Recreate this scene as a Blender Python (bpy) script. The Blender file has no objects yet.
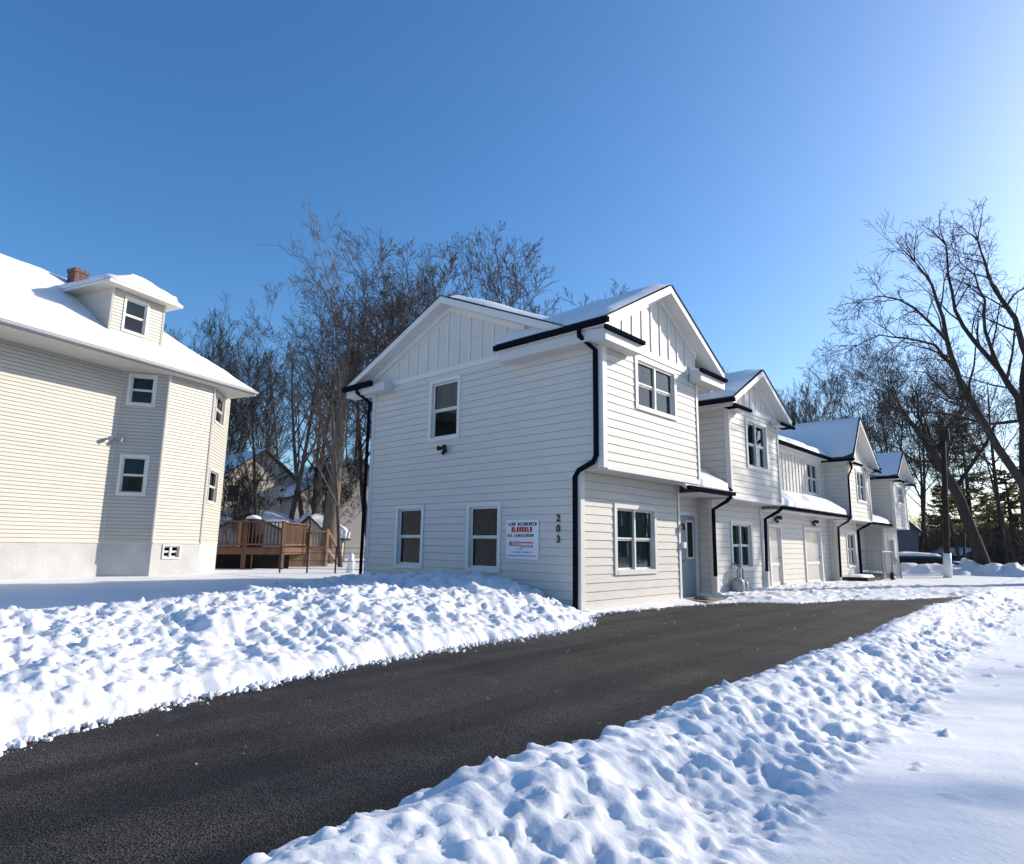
import bpy, math, random
import numpy as np
from mathutils import Vector, Matrix, noise

S = bpy.context.scene
COL = S.collection
rnd = random.Random(7)
rad = math.radians

# ------------------------------------------------------------------ camera model
CAM = Vector((7.605, -10.386, 1.30))
F = 639.47
RX = Vector((0.74018, 0.67227, 0.01359)); RY = Vector((0.10693, -0.13764, 0.98469)); RZ = Vector((0.66385, -0.72740, -0.17376))
def at(px, py, depth):
    """world point seen at a pixel at a given distance along the view axis"""
    a = (px - 512) / F * depth; b = -(py - 432) / F * depth
    return CAM + RX * a + RY * b - RZ * depth
def ground_at(px, py, z=0.0):
    d = RX * ((px - 512) / F) + RY * (-(py - 432) / F) - RZ
    return CAM + d * ((z - CAM.z) / d.z)

# ------------------------------------------------------------------ materials
def mat(name, col, rough=0.6, noise_amt=0.0, nscale=6.0, bump=0.0, bscale=80.0, metal=0.0, spec=0.4, col2=None, stretch=None):
    m = bpy.data.materials.new(name); m.use_nodes = True
    nt = m.node_tree; b = nt.nodes['Principled BSDF']
    b.inputs['Base Color'].default_value = (*col, 1); b.inputs['Roughness'].default_value = rough
    b.inputs['Metallic'].default_value = metal
    b.inputs['Specular IOR Level'].default_value = spec
    if noise_amt or bump or col2:
        tc = nt.nodes.new('ShaderNodeTexCoord'); vec = tc.outputs['Object']
        if stretch:
            mp = nt.nodes.new('ShaderNodeMapping'); mp.inputs['Scale'].default_value = stretch
            nt.links.new(vec, mp.inputs['Vector']); vec = mp.outputs['Vector']
        if noise_amt or col2:
            n = nt.nodes.new('ShaderNodeTexNoise'); n.inputs['Scale'].default_value = nscale; n.inputs['Detail'].default_value = 6
            nt.links.new(vec, n.inputs['Vector'])
            r = nt.nodes.new('ShaderNodeValToRGB')
            r.color_ramp.elements[0].position = 0.35; r.color_ramp.elements[1].position = 0.68
            c2 = col2 if col2 else tuple(c * (1 - noise_amt) for c in col)
            r.color_ramp.elements[0].color = (*c2, 1); r.color_ramp.elements[1].color = (*col, 1)
            nt.links.new(n.outputs['Fac'], r.inputs['Fac']); nt.links.new(r.outputs['Color'], b.inputs['Base Color'])
        if bump:
            n2 = nt.nodes.new('ShaderNodeTexNoise'); n2.inputs['Scale'].default_value = bscale; n2.inputs['Detail'].default_value = 5
            nt.links.new(vec, n2.inputs['Vector'])
            bp = nt.nodes.new('ShaderNodeBump'); bp.inputs['Strength'].default_value = bump; bp.inputs['Distance'].default_value = 0.02
            nt.links.new(n2.outputs['Fac'], bp.inputs['Height']); nt.links.new(bp.outputs['Normal'], b.inputs['Normal'])
    return m

M = {}
M['siding'] = mat('white_siding', (0.67, 0.64, 0.585), 0.55, 0.07, 1.3, 0.25, 60, stretch=(1, 1, 6))
M['trim'] = mat('white_trim', (0.74, 0.72, 0.68), 0.5, 0.05, 3, 0.05, 40)
M['soffit'] = mat('soffit', (0.62, 0.61, 0.59), 0.55, 0.04, 3)
M['cream'] = mat('cream_vinyl', (0.57, 0.54, 0.475), 0.5, 0.09, 0.8, 0.15, 40, stretch=(1, 1, 5))
M['creamtrim'] = mat('cream_trim', (0.66, 0.62, 0.55), 0.5, 0.06, 3)
M['found'] = mat('foundation_paint', (0.56, 0.555, 0.545), 0.8, 0.16, 1.6, 0.6, 25)
M['navy'] = mat('dark_gutter', (0.010, 0.013, 0.022), 0.9, 0.2, 8, spec=0.0)
M['lapshade'] = mat('lap_shadow_line', (0.33, 0.32, 0.30), 0.9)  # dark colour that paints the shadow line below each siding board
M['lapshadec'] = mat('vinyl_lap_shadow_line', (0.27, 0.245, 0.21), 0.9)  # same painted shadow line for the cream vinyl boards
M['roof'] = mat('shingle', (0.07, 0.07, 0.075), 0.9, 0.4, 30, 0.6, 60)
M['snow'] = mat('snow', (0.79, 0.80, 0.82), 0.65, 0.05, 2.0, 0.22, 34, spec=0.25)
M['snowroof'] = mat('roof_snow', (0.79, 0.80, 0.82), 0.65, 0.03, 1.5, 0.30, 18, spec=0.25)
for k_ in ('snow', 'snowroof'):
    p_ = M[k_].node_tree.nodes['Principled BSDF']; p_.inputs['Subsurface Weight'].default_value = .35; p_.inputs['Subsurface Radius'].default_value = (.020, .024, .030); p_.inputs['Subsurface Scale'].default_value = 1.0
M['door'] = mat('blue_grey_door', (0.31, 0.355, 0.39), 0.45, 0.05, 3)
M['whitedoor'] = mat('white_door', (0.54, 0.53, 0.51), 0.4, 0.05, 3)
M['black'] = mat('black_metal', (0.012, 0.012, 0.014), 0.4)
M['grey'] = mat('grey_metal', (0.33, 0.34, 0.36), 0.45, 0.15, 10)
M['concrete'] = mat('concrete', (0.26, 0.24, 0.21), 0.85, 0.45, 3, 0.4, 60)
M['brick'] = None
M['deck'] = mat('deck_wood', (0.17, 0.085, 0.048), 0.7, 0.35, 4, 0.3, 30, stretch=(1, 1, 0.3))
M['decklite'] = mat('pale_deck_wood', (0.30, 0.19, 0.11), 0.7, 0.3, 4, 0.3, 30)
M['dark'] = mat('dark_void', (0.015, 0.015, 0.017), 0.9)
M['tarp'] = mat('blue_plastic', (0.03, 0.07, 0.18), 0.5, 0.3, 6)
M['curt'] = mat('grey_curtain', (0.05, 0.062, 0.070), 0.9, 0.3, 9, stretch=(8, 8, 0.4))
M['curtg'] = mat('green_grey_curtain', (0.26, 0.32, 0.28), 0.9, 0.25, 9, stretch=(8, 8, 0.4))
M['blind'] = mat('teal_blind', (0.06, 0.12, 0.14), 0.8, 0.2, 4)
M['bark'] = mat('bark', (0.125, 0.096, 0.075), 0.9, 0.5, 9, 0.9, 25, stretch=(1, 1, 0.25))
M['barkd'] = mat('dark_bark', (0.05, 0.04, 0.034), 0.9, 0.5, 9, 0.9, 25, stretch=(1, 1, 0.25))
M['barkg'] = mat('grey_bark', (0.19, 0.155, 0.125), 0.9, 0.45, 9, 0.9, 25, stretch=(1, 1, 0.25))
M['needle'] = mat('pine_needles', (0.11, 0.112, 0.058), 0.8, 0.0, 1.2, col2=(0.12, 0.098, 0.055))
nt_ = M['needle'].node_tree; tl_ = nt_.nodes.new('ShaderNodeBsdfTranslucent'); tl_.inputs['Color'].default_value = (.12, .115, .05, 1); mx_ = nt_.nodes.new('ShaderNodeMixShader'); mx_.inputs['Fac'].default_value = .5
nt_.links.new(nt_.nodes['Principled BSDF'].outputs['BSDF'], mx_.inputs[1]); nt_.links.new(tl_.outputs['BSDF'], mx_.inputs[2]); nt_.links.new(mx_.outputs['Shader'], nt_.nodes['Material Output'].inputs['Surface'])
M['scrub'] = mat('brown_scrub', (0.12, 0.090, 0.066), 0.9, 0.4, 5)
M['pole'] = mat('pole_wood', (0.022, 0.018, 0.016), 0.85, 0.4, 6, 0.4, 30, stretch=(1, 1, 0.2))
M['beige'] = mat('beige_wall', (0.55, 0.50, 0.43), 0.7, 0.12, 2, stretch=(1, 1, 6))
M['greywall'] = mat('grey_wall', (0.36, 0.35, 0.34), 0.7, 0.18, 2, stretch=(1, 1, 6))
M['bluewall'] = mat('slate_wall', (0.07, 0.085, 0.115), 0.7, 0.15, 2)
M['carpaint'] = mat('dark_green_car_paint', (0.05, 0.075, 0.075), 0.3, spec=0.6)
M['carpaintd'] = mat('black_car_paint', (0.03, 0.03, 0.035), 0.3, spec=0.6)
M['rubber'] = mat('rubber', (0.015, 0.015, 0.015), 0.8)
M['signw'] = mat('banner_white', (0.78, 0.79, 0.82), 0.5)
M['signr'] = mat('banner_red', (0.55, 0.03, 0.03), 0.5)
M['signk'] = mat('banner_ink', (0.035, 0.04, 0.06), 0.5)
M['signg'] = mat('banner_grey', (0.25, 0.29, 0.35), 0.5)
M['skin'] = None

def glass():
    m = bpy.data.materials.new('window_glass'); m.use_nodes = True; nt = m.node_tree; nt.nodes.clear()
    out = nt.nodes.new('ShaderNodeOutputMaterial'); mix = nt.nodes.new('ShaderNodeMixShader')
    tr = nt.nodes.new('ShaderNodeBsdfTransparent'); tr.inputs['Color'].default_value = (0.62, 0.70, 0.70, 1)
    gl = nt.nodes.new('ShaderNodeBsdfGlossy'); gl.inputs['Roughness'].default_value = 0.015; gl.inputs['Color'].default_value = (0.70, 0.80, 0.92, 1)
    lw = nt.nodes.new('ShaderNodeFresnel'); lw.inputs['IOR'].default_value = 1.4
    nt.links.new(lw.outputs['Fac'], mix.inputs['Fac']); nt.links.new(tr.outputs['BSDF'], mix.inputs[1]); nt.links.new(gl.outputs['BSDF'], mix.inputs[2])
    nt.links.new(mix.outputs['Shader'], out.inputs['Surface'])
    return m
M['glass'] = glass()
M['doorglass'] = mat('storm_door_glass', (0.50, 0.51, 0.52), 0.25, 0.2, 2, spec=0.3)  # opaque pale grey, the bright reflection is put into the colour

def brickmat():
    m = bpy.data.materials.new('red_brick'); m.use_nodes = True; nt = m.node_tree; b = nt.nodes['Principled BSDF']
    tc = nt.nodes.new('ShaderNodeTexCoord'); mp = nt.nodes.new('ShaderNodeMapping'); mp.inputs['Rotation'].default_value = (rad(90), 0, 0)
    br = nt.nodes.new('ShaderNodeTexBrick'); br.inputs['Scale'].default_value = 4.5
    br.inputs['Color1'].default_value = (0.15, 0.055, 0.04, 1); br.inputs['Color2'].default_value = (0.085, 0.038, 0.033, 1); br.inputs['Mortar'].default_value = (0.2, 0.18, 0.16, 1)
    nt.links.new(tc.outputs['Object'], mp.inputs['Vector']); nt.links.new(mp.outputs['Vector'], br.inputs['Vector'])
    nt.links.new(br.outputs['Color'], b.inputs['Base Color']); b.inputs['Roughness'].default_value = 0.9
    return m
M['brick'] = brickmat()

def asphalt():
    m = bpy.data.materials.new('asphalt'); m.use_nodes = True; nt = m.node_tree; b = nt.nodes['Principled BSDF']
    tc = nt.nodes.new('ShaderNodeTexCoord'); P = tc.outputs['Object']
    def nz(sc, det, rgh=0.6):
        n = nt.nodes.new('ShaderNodeTexNoise'); n.inputs['Scale'].default_value = sc; n.inputs['Detail'].default_value = det; n.inputs['Roughness'].default_value = rgh
        nt.links.new(P, n.inputs['Vector']); return n.outputs['Fac']
    v = nt.nodes.new('ShaderNodeTexVoronoi'); v.inputs['Scale'].default_value = 110; nt.links.new(P, v.inputs['Vector'])
    r1 = nt.nodes.new('ShaderNodeValToRGB'); r1.color_ramp.elements[0].color = (0.008, 0.008, 0.010, 1); r1.color_ramp.elements[1].color = (0.088, 0.084, 0.079, 1)
    r1.color_ramp.elements[0].position = 0.25; r1.color_ramp.elements[1].position = 0.95
    nt.links.new(v.outputs['Color'], r1.inputs['Fac'])
    r2 = nt.nodes.new('ShaderNodeValToRGB'); r2.color_ramp.elements[0].position = 0.35; r2.color_ramp.elements[1].position = 0.7
    r2.color_ramp.elements[0].color = (0.55, 0.57, 0.62, 1); r2.color_ramp.elements[1].color = (1.15, 1.11, 1.05, 1)
    nt.links.new(nz(0.9, 6), r2.inputs['Fac'])
    mx = nt.nodes.new('ShaderNodeMix'); mx.data_type = 'RGBA'; mx.blend_type = 'MULTIPLY'; mx.inputs['Factor'].default_value = 1
    nt.links.new(r1.outputs['Color'], mx.inputs['A']); nt.links.new(r2.outputs['Color'], mx.inputs['B'])
    mp = nt.nodes.new('ShaderNodeMapping'); mp.inputs['Scale'].default_value = (1.5, .10, 1); nt.links.new(P, mp.inputs['Vector'])
    nw = nt.nodes.new('ShaderNodeTexNoise'); nw.inputs['Scale'].default_value = 1.3; nw.inputs['Detail'].default_value = 5; nt.links.new(mp.outputs['Vector'], nw.inputs['Vector'])
    r4 = nt.nodes.new('ShaderNodeValToRGB'); r4.color_ramp.elements[0].position = 0.38; r4.color_ramp.elements[1].position = 0.66
    r4.color_ramp.elements[0].color = (0.55, 0.56, 0.60, 1); r4.color_ramp.elements[1].color = (1.5, 1.44, 1.36, 1); nt.links.new(nw.outputs['Fac'], r4.inputs['Fac'])
    mx0 = nt.nodes.new('ShaderNodeMix'); mx0.data_type = 'RGBA'; mx0.blend_type = 'MULTIPLY'; mx0.inputs['Factor'].default_value = 1
    nt.links.new(mx.outputs['Result'], mx0.inputs['A']); nt.links.new(r4.outputs['Color'], mx0.inputs['B']); mx = mx0
    # traces of salt and trodden snow
    r3 = nt.nodes.new('ShaderNodeValToRGB'); r3.color_ramp.elements[0].position = 0.58; r3.color_ramp.elements[1].position = 0.80
    r3.color_ramp.elements[0].color = (0, 0, 0, 1); r3.color_ramp.elements[1].color = (0.22, 0.22, 0.22, 1)
    nt.links.new(nz(2.2, 9, 0.7), r3.inputs['Fac'])
    mx2 = nt.nodes.new('ShaderNodeMix'); mx2.data_type = 'RGBA'; nt.links.new(r3.outputs['Color'], mx2.inputs['Factor'])
    mx2.inputs['B'].default_value = (0.30, 0.29, 0.28, 1); nt.links.new(mx.outputs['Result'], mx2.inputs['A'])
    nt.links.new(mx2.outputs['Result'], b.inputs['Base Color'])
    bp = nt.nodes.new('ShaderNodeBump'); bp.inputs['Strength'].default_value = 0.9; bp.inputs['Distance'].default_value = 0.012
    nt.links.new(v.outputs['Distance'], bp.inputs['Height']); nt.links.new(bp.outputs['Normal'], b.inputs['Normal'])
    b.inputs['Roughness'].default_value = 0.8; b.inputs['Specular IOR Level'].default_value = 0.25
    return m
M['asphalt'] = asphalt()

# ------------------------------------------------------------------ mesh helpers
ORG = {}
class MB:
    def __init__(s): s.v = []; s.f = []; s.j = set()
    def add(s, vs, fs):
        o = len(s.v); s.v.extend([tuple(x) for x in vs]); s.f.extend([tuple(i + o for i in f) for f in fs]); return s
    def quad(s, a, b, c, d): return s.add([a, b, c, d], [(0, 1, 2, 3)])
    def box(s, x0, x1, y0, y1, z0, z1):
        return s.add([(x0, y0, z0), (x1, y0, z0), (x1, y1, z0), (x0, y1, z0), (x0, y0, z1), (x1, y0, z1), (x1, y1, z1), (x0, y1, z1)],
                     [(0, 3, 2, 1), (4, 5, 6, 7), (0, 1, 5, 4), (1, 2, 6, 5), (2, 3, 7, 6), (3, 0, 4, 7)])
    def obox(s, P, u, n, s0, s1, d0, d1, z0, z1):
        """box on a wall: P wall origin, u along, n outward, s range, depth range, z range"""
        def p(a, d, z): return (P[0] + u[0] * a + n[0] * d, P[1] + u[1] * a + n[1] * d, z)
        return s.add([p(s0, d1, z0), p(s1, d1, z0), p(s1, d0, z0), p(s0, d0, z0), p(s0, d1, z1), p(s1, d1, z1), p(s1, d0, z1), p(s0, d0, z1)],
                     [(0, 3, 2, 1), (4, 5, 6, 7), (0, 1, 5, 4), (1, 2, 6, 5), (2, 3, 7, 6), (3, 0, 4, 7)])
    def slab(s, poly, off):
        """polygon (3d pts) extruded by vector off"""
        n = len(poly); off = Vector(off); a = [Vector(p) for p in poly]; b = [p + off for p in a]
        fs = [tuple(range(n)), tuple(range(2 * n - 1, n - 1, -1))] + [(i, i + n, (i + 1) % n + n, (i + 1) % n) for i in range(n)]
        return s.add(a + b, fs)
    def tube(s, pts, rads, sides=6, cap=True):
        pts = [Vector(p) for p in pts]; n = len(pts)
        if not hasattr(rads, '__len__'): rads = [rads] * n
        o = len(s.v); side = None
        for i, p in enumerate(pts):
            t = (pts[min(i + 1, n - 1)] - pts[max(i - 1, 0)])
            if t.length < 1e-9: t = Vector((0, 0, 1))
            t.normalize()
            if side is None:
                side = t.cross(Vector((0, 0, 1)))
                if side.length < 1e-3: side = t.cross(Vector((0, 1, 0)))
            else:
                side = side - t * side.dot(t)
                if side.length < 1e-5: side = t.orthogonal()
            side.normalize(); bi = t.cross(side); r = rads[i]
            for k in range(sides):
                a = 2 * math.pi * (k + 0.5) / sides; q = p + side * (math.cos(a) * r) + bi * (math.sin(a) * r); s.v.append((q.x, q.y, q.z))
        for i in range(n - 1):
            for k in range(sides):
                k2 = (k + 1) % sides; s.f.append((o + i * sides + k, o + i * sides + k2, o + (i + 1) * sides + k2, o + (i + 1) * sides + k))
        if cap:
            s.f.append(tuple(o + k for k in range(sides - 1, -1, -1))); s.f.append(tuple(o + (n - 1) * sides + k for k in range(sides)))
        return s
    def lathe(s, c, prof, sides=12):
        o = len(s.v)
        for r, z in prof:
            for k in range(sides):
                a = 2 * math.pi * k / sides; s.v.append((c[0] + r * math.cos(a), c[1] + r * math.sin(a), c[2] + z))
        for i in range(len(prof) - 1):
            for k in range(sides):
                k2 = (k + 1) % sides; s.f.append((o + i * sides + k, o + i * sides + k2, o + (i + 1) * sides + k2, o + (i + 1) * sides + k))
        s.f.append(tuple(o + k for k in range(sides - 1, -1, -1))); s.f.append(tuple(o + (len(prof) - 1) * sides + k for k in range(sides)))
        return s
    def build(s, name, m, parent=None, smooth=False):
        me = bpy.data.meshes.new(name)
        org = ORG.get(parent.name, Vector((0, 0, 0))) if parent else Vector((0, 0, 0))
        me.from_pydata([(x - org[0], y - org[1], z - org[2]) for x, y, z in s.v], [], s.f)
        me.materials.append(m)
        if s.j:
            me.materials.append(M['lapshadec'] if m is M['cream'] else M['lapshade'])
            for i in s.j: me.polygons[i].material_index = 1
        if smooth: me.polygons.foreach_set('use_smooth', [True] * len(me.polygons))
        me.update()
        o = bpy.data.objects.new(name, me); COL.objects.link(o)
        if parent: o.parent = parent; ORG[o.name] = org
        return o

def tag(o, label=None, cat=None, group=None, kind=None):
    if label: o['label'] = label
    if cat: o['category'] = cat
    if group: o['group'] = group
    if kind: o['kind'] = kind
    return o
def thing(name, label, cat, loc, group=None):
    o = bpy.data.objects.new(name, None); o.empty_display_size = 0.3; COL.objects.link(o); o.location = loc; ORG[o.name] = Vector(loc)
    return tag(o, label, cat, group)

def lap(mb, P, u, n, s0, s1, z0, z1, exp=0.17, holes=(), d=0.014, top=None):
    """lap siding as real overlapping boards, with rectangular holes (s0,s1,z0,z1)"""
    zs = set([z0, z1]); k = 0
    while z0 + k * exp < z1: zs.add(z0 + k * exp); k += 1
    for h in holes:
        for z in (h[2], h[3]):
            if z0 < z < z1: zs.add(z)
    zs = sorted(zs)
    def p(a, dd, z): return (P[0] + u[0] * a + n[0] * dd, P[1] + u[1] * a + n[1] * dd, z)
    for a, b in zip(zs, zs[1:]):
        if b - a < 1e-5: continue
        mid = (a + b) / 2; iv = [(s0, s1)]
        for h in holes:
            if h[2] < mid < h[3]:
                niv = []
                for q0, q1 in iv:
                    if h[1] <= q0 or h[0] >= q1: niv.append((q0, q1)); continue
                    if h[0] > q0: niv.append((q0, h[0]))
                    if h[1] < q1: niv.append((h[1], q1))
                iv = niv
        kk = math.floor((a - z0) / exp + 1e-6); base = z0 + kk * exp
        da = d * (1 - (a - base) / exp); db = d * (1 - (b - base) / exp)
        lip = abs(a - base) < 1e-5
        for q0, q1 in iv:
            mb.quad(p(q0, da, a), p(q1, da, a), p(q1, db, b), p(q0, db, b))
            if lip:
                mb.quad(p(q0, 0, a), p(q1, 0, a), p(q1, da, a), p(q0, da, a))
                if a > z0 + .01:
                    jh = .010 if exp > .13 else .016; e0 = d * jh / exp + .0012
                    mb.j.add(len(mb.f)); mb.quad(p(q0, e0, a - jh), p(q1, e0, a - jh), p(q1, e0, a), p(q0, e0, a))  # dark strip painted in as the shadow beneath the board lip

def plain(mb, P, u, n, s0, s1, z0, z1, d=0.0):
    def p(a, z): return (P[0] + u[0] * a + n[0] * d, P[1] + u[1] * a + n[1] * d, z)
    mb.quad(p(s0, z0), p(s1, z0), p(s1, z1), p(s0, z1))

def window(root, P, u, n, s0, s1, z0, z1, cols=1, curtain='curt', trim='trim', tw=0.095, cur_part=(0, 1), label=None):
    """s0..z1 is the opening (the hole). Trim casing proud of the wall, sashes, panes, curtain."""
    fr = MB()
    fr.obox(P, u, n, s0 - tw, s0, -0.02, 0.035, z0 - tw, z1 + tw); fr.obox(P, u, n, s1, s1 + tw, -0.02, 0.035, z0 - tw, z1 + tw)
    fr.obox(P, u, n, s0, s1, -0.02, 0.033, z1, z1 + tw); fr.obox(P, u, n, s0, s1, -0.02, 0.042, z0 - tw, z0)
    for a, b in ((s0, s0 + 0.012), (s1 - 0.012, s1)): fr.obox(P, u, n, a, b, -0.12, -0.021, z0, z1)
    fr.obox(P, u, n, s0 + .013, s1 - .013, -0.12, -0.021, z0, z0 + 0.012); fr.obox(P, u, n, s0 + .013, s1 - .013, -0.12, -0.021, z1 - 0.012, z1)
    w = fr.build('window', M[trim], root)
    if label: w['label'] = label
    sh = MB(); pn = MB(); wd = (s1 - s0) / cols; t = 0.035; zm = (z0 + z1) / 2
    for c in range(cols):
        a = s0 + c * wd + .013; b = a + wd - .026
        if c > 0: sh.obox(P, u, n, a - .06, a - .001, -0.08, -0.005, z0 + .013, z1 - .013); a += .0
        for (q0, q1, dd) in ((z0 + .013, zm, -0.075), (zm + .001, z1 - .013, -0.05)):
            sh.obox(P, u, n, a, a + t, dd - .02, dd + .012, q0, q1); sh.obox(P, u, n, b - t, b, dd - .02, dd + .012, q0, q1)
            sh.obox(P, u, n, a + t, b - t, dd - .02, dd + .012, q0, q0 + t); sh.obox(P, u, n, a + t, b - t, dd - .02, dd + .012, q1 - t, q1)
            plain(pn, P, u, n, a + t, b - t, q0 + t, q1 - t, dd)
    sh.build('sash', M[trim], w); pn.build('pane', M['glass'], w)
    cu = MB(); k = int((s1 - s0) / 0.03); zt = z1 - .02; zb = z0 + (z1 - z0) * cur_part[0] + .02; prev = None
    def p(a, d, z): return (P[0] + u[0] * a + n[0] * d, P[1] + u[1] * a + n[1] * d, z)
    for i in range(k + 1):
        a = s0 + .02 + (s1 - s0 - .04) * i / k; d = -0.19 + 0.025 * math.sin(i * 1.1 + math.sin(i * .37) * 2)
        cur = (p(a, d, zb), p(a, d, zt))
        if prev: cu.quad(prev[0], cur[0], cur[1], prev[1])
        prev = cur
    cu.build('curtain', M[curtain], w)
    return w

def snow_patch(mb, A, B, Cc, D, t=0.12, nu=24, nv=10, seed=0, amp=0.35, inset=0.0):
    """snow lying on a roof quad A-B (eave) D-C (top)"""
    A, B, Cc, D = map(Vector, (A, B, Cc, D)); nrm = (B - A).cross(D - A).normalized()
    if nrm.z < 0: nrm.negate()
    o = len(mb.v)
    for j in range(nv + 1):
        for i in range(nu + 1):
            u = i / nu; v = j / nv
            u = u + 0.0; p = (A * (1 - u) + B * u) * (1 - v) + (D * (1 - u) + Cc * u) * v
            e = 1.0
            if i == 0 or i == nu or j == 0 or j == nv: e = 0.0
            elif i == 1 or i == nu - 1 or j == 1 or j == nv - 1: e = 0.8
            if j == 1: e *= 1.15
            h = t * (1 + amp * (noise.noise(p * 0.9 + Vector((seed, 0, 0))) + .4 * noise.noise(p * 3.1))) * e
            jit = Vector((0, 0, 0))
            q = p + nrm * (h + .004) + Vector((0, 0, h * .25)); mb.v.append((q.x, q.y, q.z))
    for j in range(nv):
        for i in range(nu):
            a = o + j * (nu + 1) + i; mb.f.append((a, a + 1, a + nu + 2, a + nu + 1))

def downspout(root, pts, r=0.048, m='navy', strap=True):
    return MB().tube(pts, r, 4).build('downspout', M[m], root)

# ------------------------------------------------------------------ townhouses
UX, UY = (1, 0), (0, 1)
NXp, NYn = (1, 0), (0, -1)
XU, XG = 0.555, 0.90            # upper wall plane, gable overhang plane
XB = -7.15

def gable_front(root, y0, y1, ye0, ye1, zs, ze, yp, zp, zfr, seed, left_ret=1.35, right_ret=1.35, xback=XB, clip=None):
    """gable roof with ridge along x over y ye0..ye1, facing +x. zs soffit/wall top, ze eave top, zp peak."""
    th = 0.17
    rf = MB()
    for k, (ya, za, yb, zb) in enumerate(((ye0, ze, yp, zp), (ye1, ze, yp, zp))):
        xa, xt = clip if (clip and k == 0) else (xback, xback)
        rf.slab([(xa, ya, za), (XG, ya, za), (XG, yb, zb), (xt, yb, zb)], (0, 0, -th))
    roof = rf.build('roof', M['trim'], root)
    sh = MB()
    for k, (ya, za, yb, zb) in enumerate(((ye0 - .02, ze - .01, yp, zp), (ye1 + .02, ze - .01, yp, zp))):
        xa, xt = clip if (clip and k == 0) else (xback, xback)
        sh.slab([(xa, ya, za + .004), (XG + .025, ya, za + .004), (XG + .025, yb, zb + .004), (xt, yb, zb + .004)], (0, 0, .02))
    sh.build('shingles', M['roof'], roof)
    sn = MB()
    snow_patch(sn, (clip[0] if clip else xback, ye0 + .02, ze + .04), (XG - .03, ye0 + .02, ze + .04), (XG - .03, yp - .01, zp + .04), (clip[1] if clip else xback, yp - .01, zp + .04), .10, 26, 12, seed)
    sn2 = MB(); snow_patch(sn2, (XG - .03, ye1 - .02, ze + .04), (xback, ye1 - .02, ze + .04), (xback, yp + .01, zp + .04), (XG - .03, yp + .01, zp + .04), .10, 26, 12, seed + 5)
    sn.build('roof_snow', M['snowroof'], roof, True); sn2.build('roof_snow', M['snowroof'], roof, True)
    # board-and-batten gable wall
    pit = (zp - ze) / (yp - ye0); pit1 = (zp - ze) / (ye1 - yp)
    def ztop(y): return (ze + (y - ye0) * pit if y < yp else ze + (ye1 - y) * pit1) - th
    gw = MB()
    gw.add([(XU, y0, zs), (XU, y1, zs), (XU, y1, ztop(y1)), (XU, yp, zp - th), (XU, y0, ztop(y0))], [(0, 1, 2, 3, 4)])
    g = gw.build('gable_wall', M['siding'], root)
    bt = MB(); y = y0 + .36
    while y < y1 - .2:
        zt = min(ztop(y - .02), ztop(y + .02))
        if zt > zfr + .15: MB().box(XU + .001, XU + .022, y - .02, y + .02, zfr + .07, zt).build('batten', M['trim'], g)
        y += .40
    fr = MB(); fr.box(XU + .001, XU + .03, y0, y1, zfr - .07, zfr + .07)
    # raking frieze boards under the soffit
    for (ya, yb) in ((y0, yp), (yp, y1)):
        fr.slab([(XU + .002, ya, ztop(ya)), (XU + .002, yb, ztop(yb)), (XU + .002, yb, ztop(yb) - .13), (XU + .002, ya, ztop(ya) - .13)], (.034, 0, 0))
    fr.build('frieze', M['trim'], root)
    # boxed returns with gutter
    zb = zs + .12
    for (a, b) in ((ye0, ye0 + left_ret), (ye1 - right_ret, ye1)):
        MB().box(XU + .036, XG - .004, a + .01, b, zb - .10, ze - .20).build('eave_return', M['soffit'], root)
        MB().box(XG - .002, XG + .075, a - .06, b + .03, ze - .255, ze - .175).build('gutter', M['navy'], root)
        MB().slab([(XU + .037, a + .02, ze - .19), (XG - .005, a + .02, ze - .19), (XU + .037, a + .02, ze - .06)], (0, b - a - .04, 0)).build('return_snow', M['snowroof'], root)
    return roof

def side_eave(root, ye, yw, zs, ze, x0, x1, sign):
    """soffit box and gutter along a side eave (runs along x)"""
    a, b = sorted((ye, yw + sign * .002))
    MB().box(x0, x1, a, b, zs + .02, ze - .18).build('soffit', M['soffit'], root)
    g = MB()
    if sign < 0: g.box(x0 - .05, x1 + .10, ye - .09, ye - .002, ze - .12, ze - .02)
    else: g.box(x0 - .05, x1 + .10, ye + .002, ye + .09, ze - .12, ze - .02)
    g.build('gutter', M['navy'], root)

def corner_trim(mb, x, y, z0, z1, sx, sy, w=.11):
    mb.box(min(x, x + sx * .028), max(x, x + sx * .028), min(y + sy * .028, y - sy * w), max(y + sy * .028, y - sy * w), z0, z1)
    mb.box(min(x - sx * w, x - sx * .0005), max(x - sx * w, x - sx * .0005), min(y, y + sy * .028), max(y, y + sy * .028), z0, z1)

def flood(root, P, n=(1, 0)):
    """twin-headed wall floodlight"""
    b = MB(); x, y, z = P; u = (-n[1], n[0])
    b.tube([(x, y, z), (x + n[0] * .04, y + n[1] * .04, z)], .06, 10)
    for sgn in (-1, 1):
        c = Vector((x + n[0] * .05 + u[0] * sgn * .05, y + n[1] * .05 + u[1] * sgn * .05, z + .05))
        d = Vector((n[0] * .9 + u[0] * sgn * .7, n[1] * .9 + u[1] * sgn * .7, .05)).normalized()
        b.tube([(x + n[0] * .04, y + n[1] * .04, z), c, c + d * .03, c + d * .14], [.02, .02, .045, .07], 8)
    b.tube([(x + n[0] * .05, y + n[1] * .05, z - .10), (x + n[0] * .1, y + n[1] * .1, z - .04)], .038, 8)
    return b.build('wall_light', M['black'], root)

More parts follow.
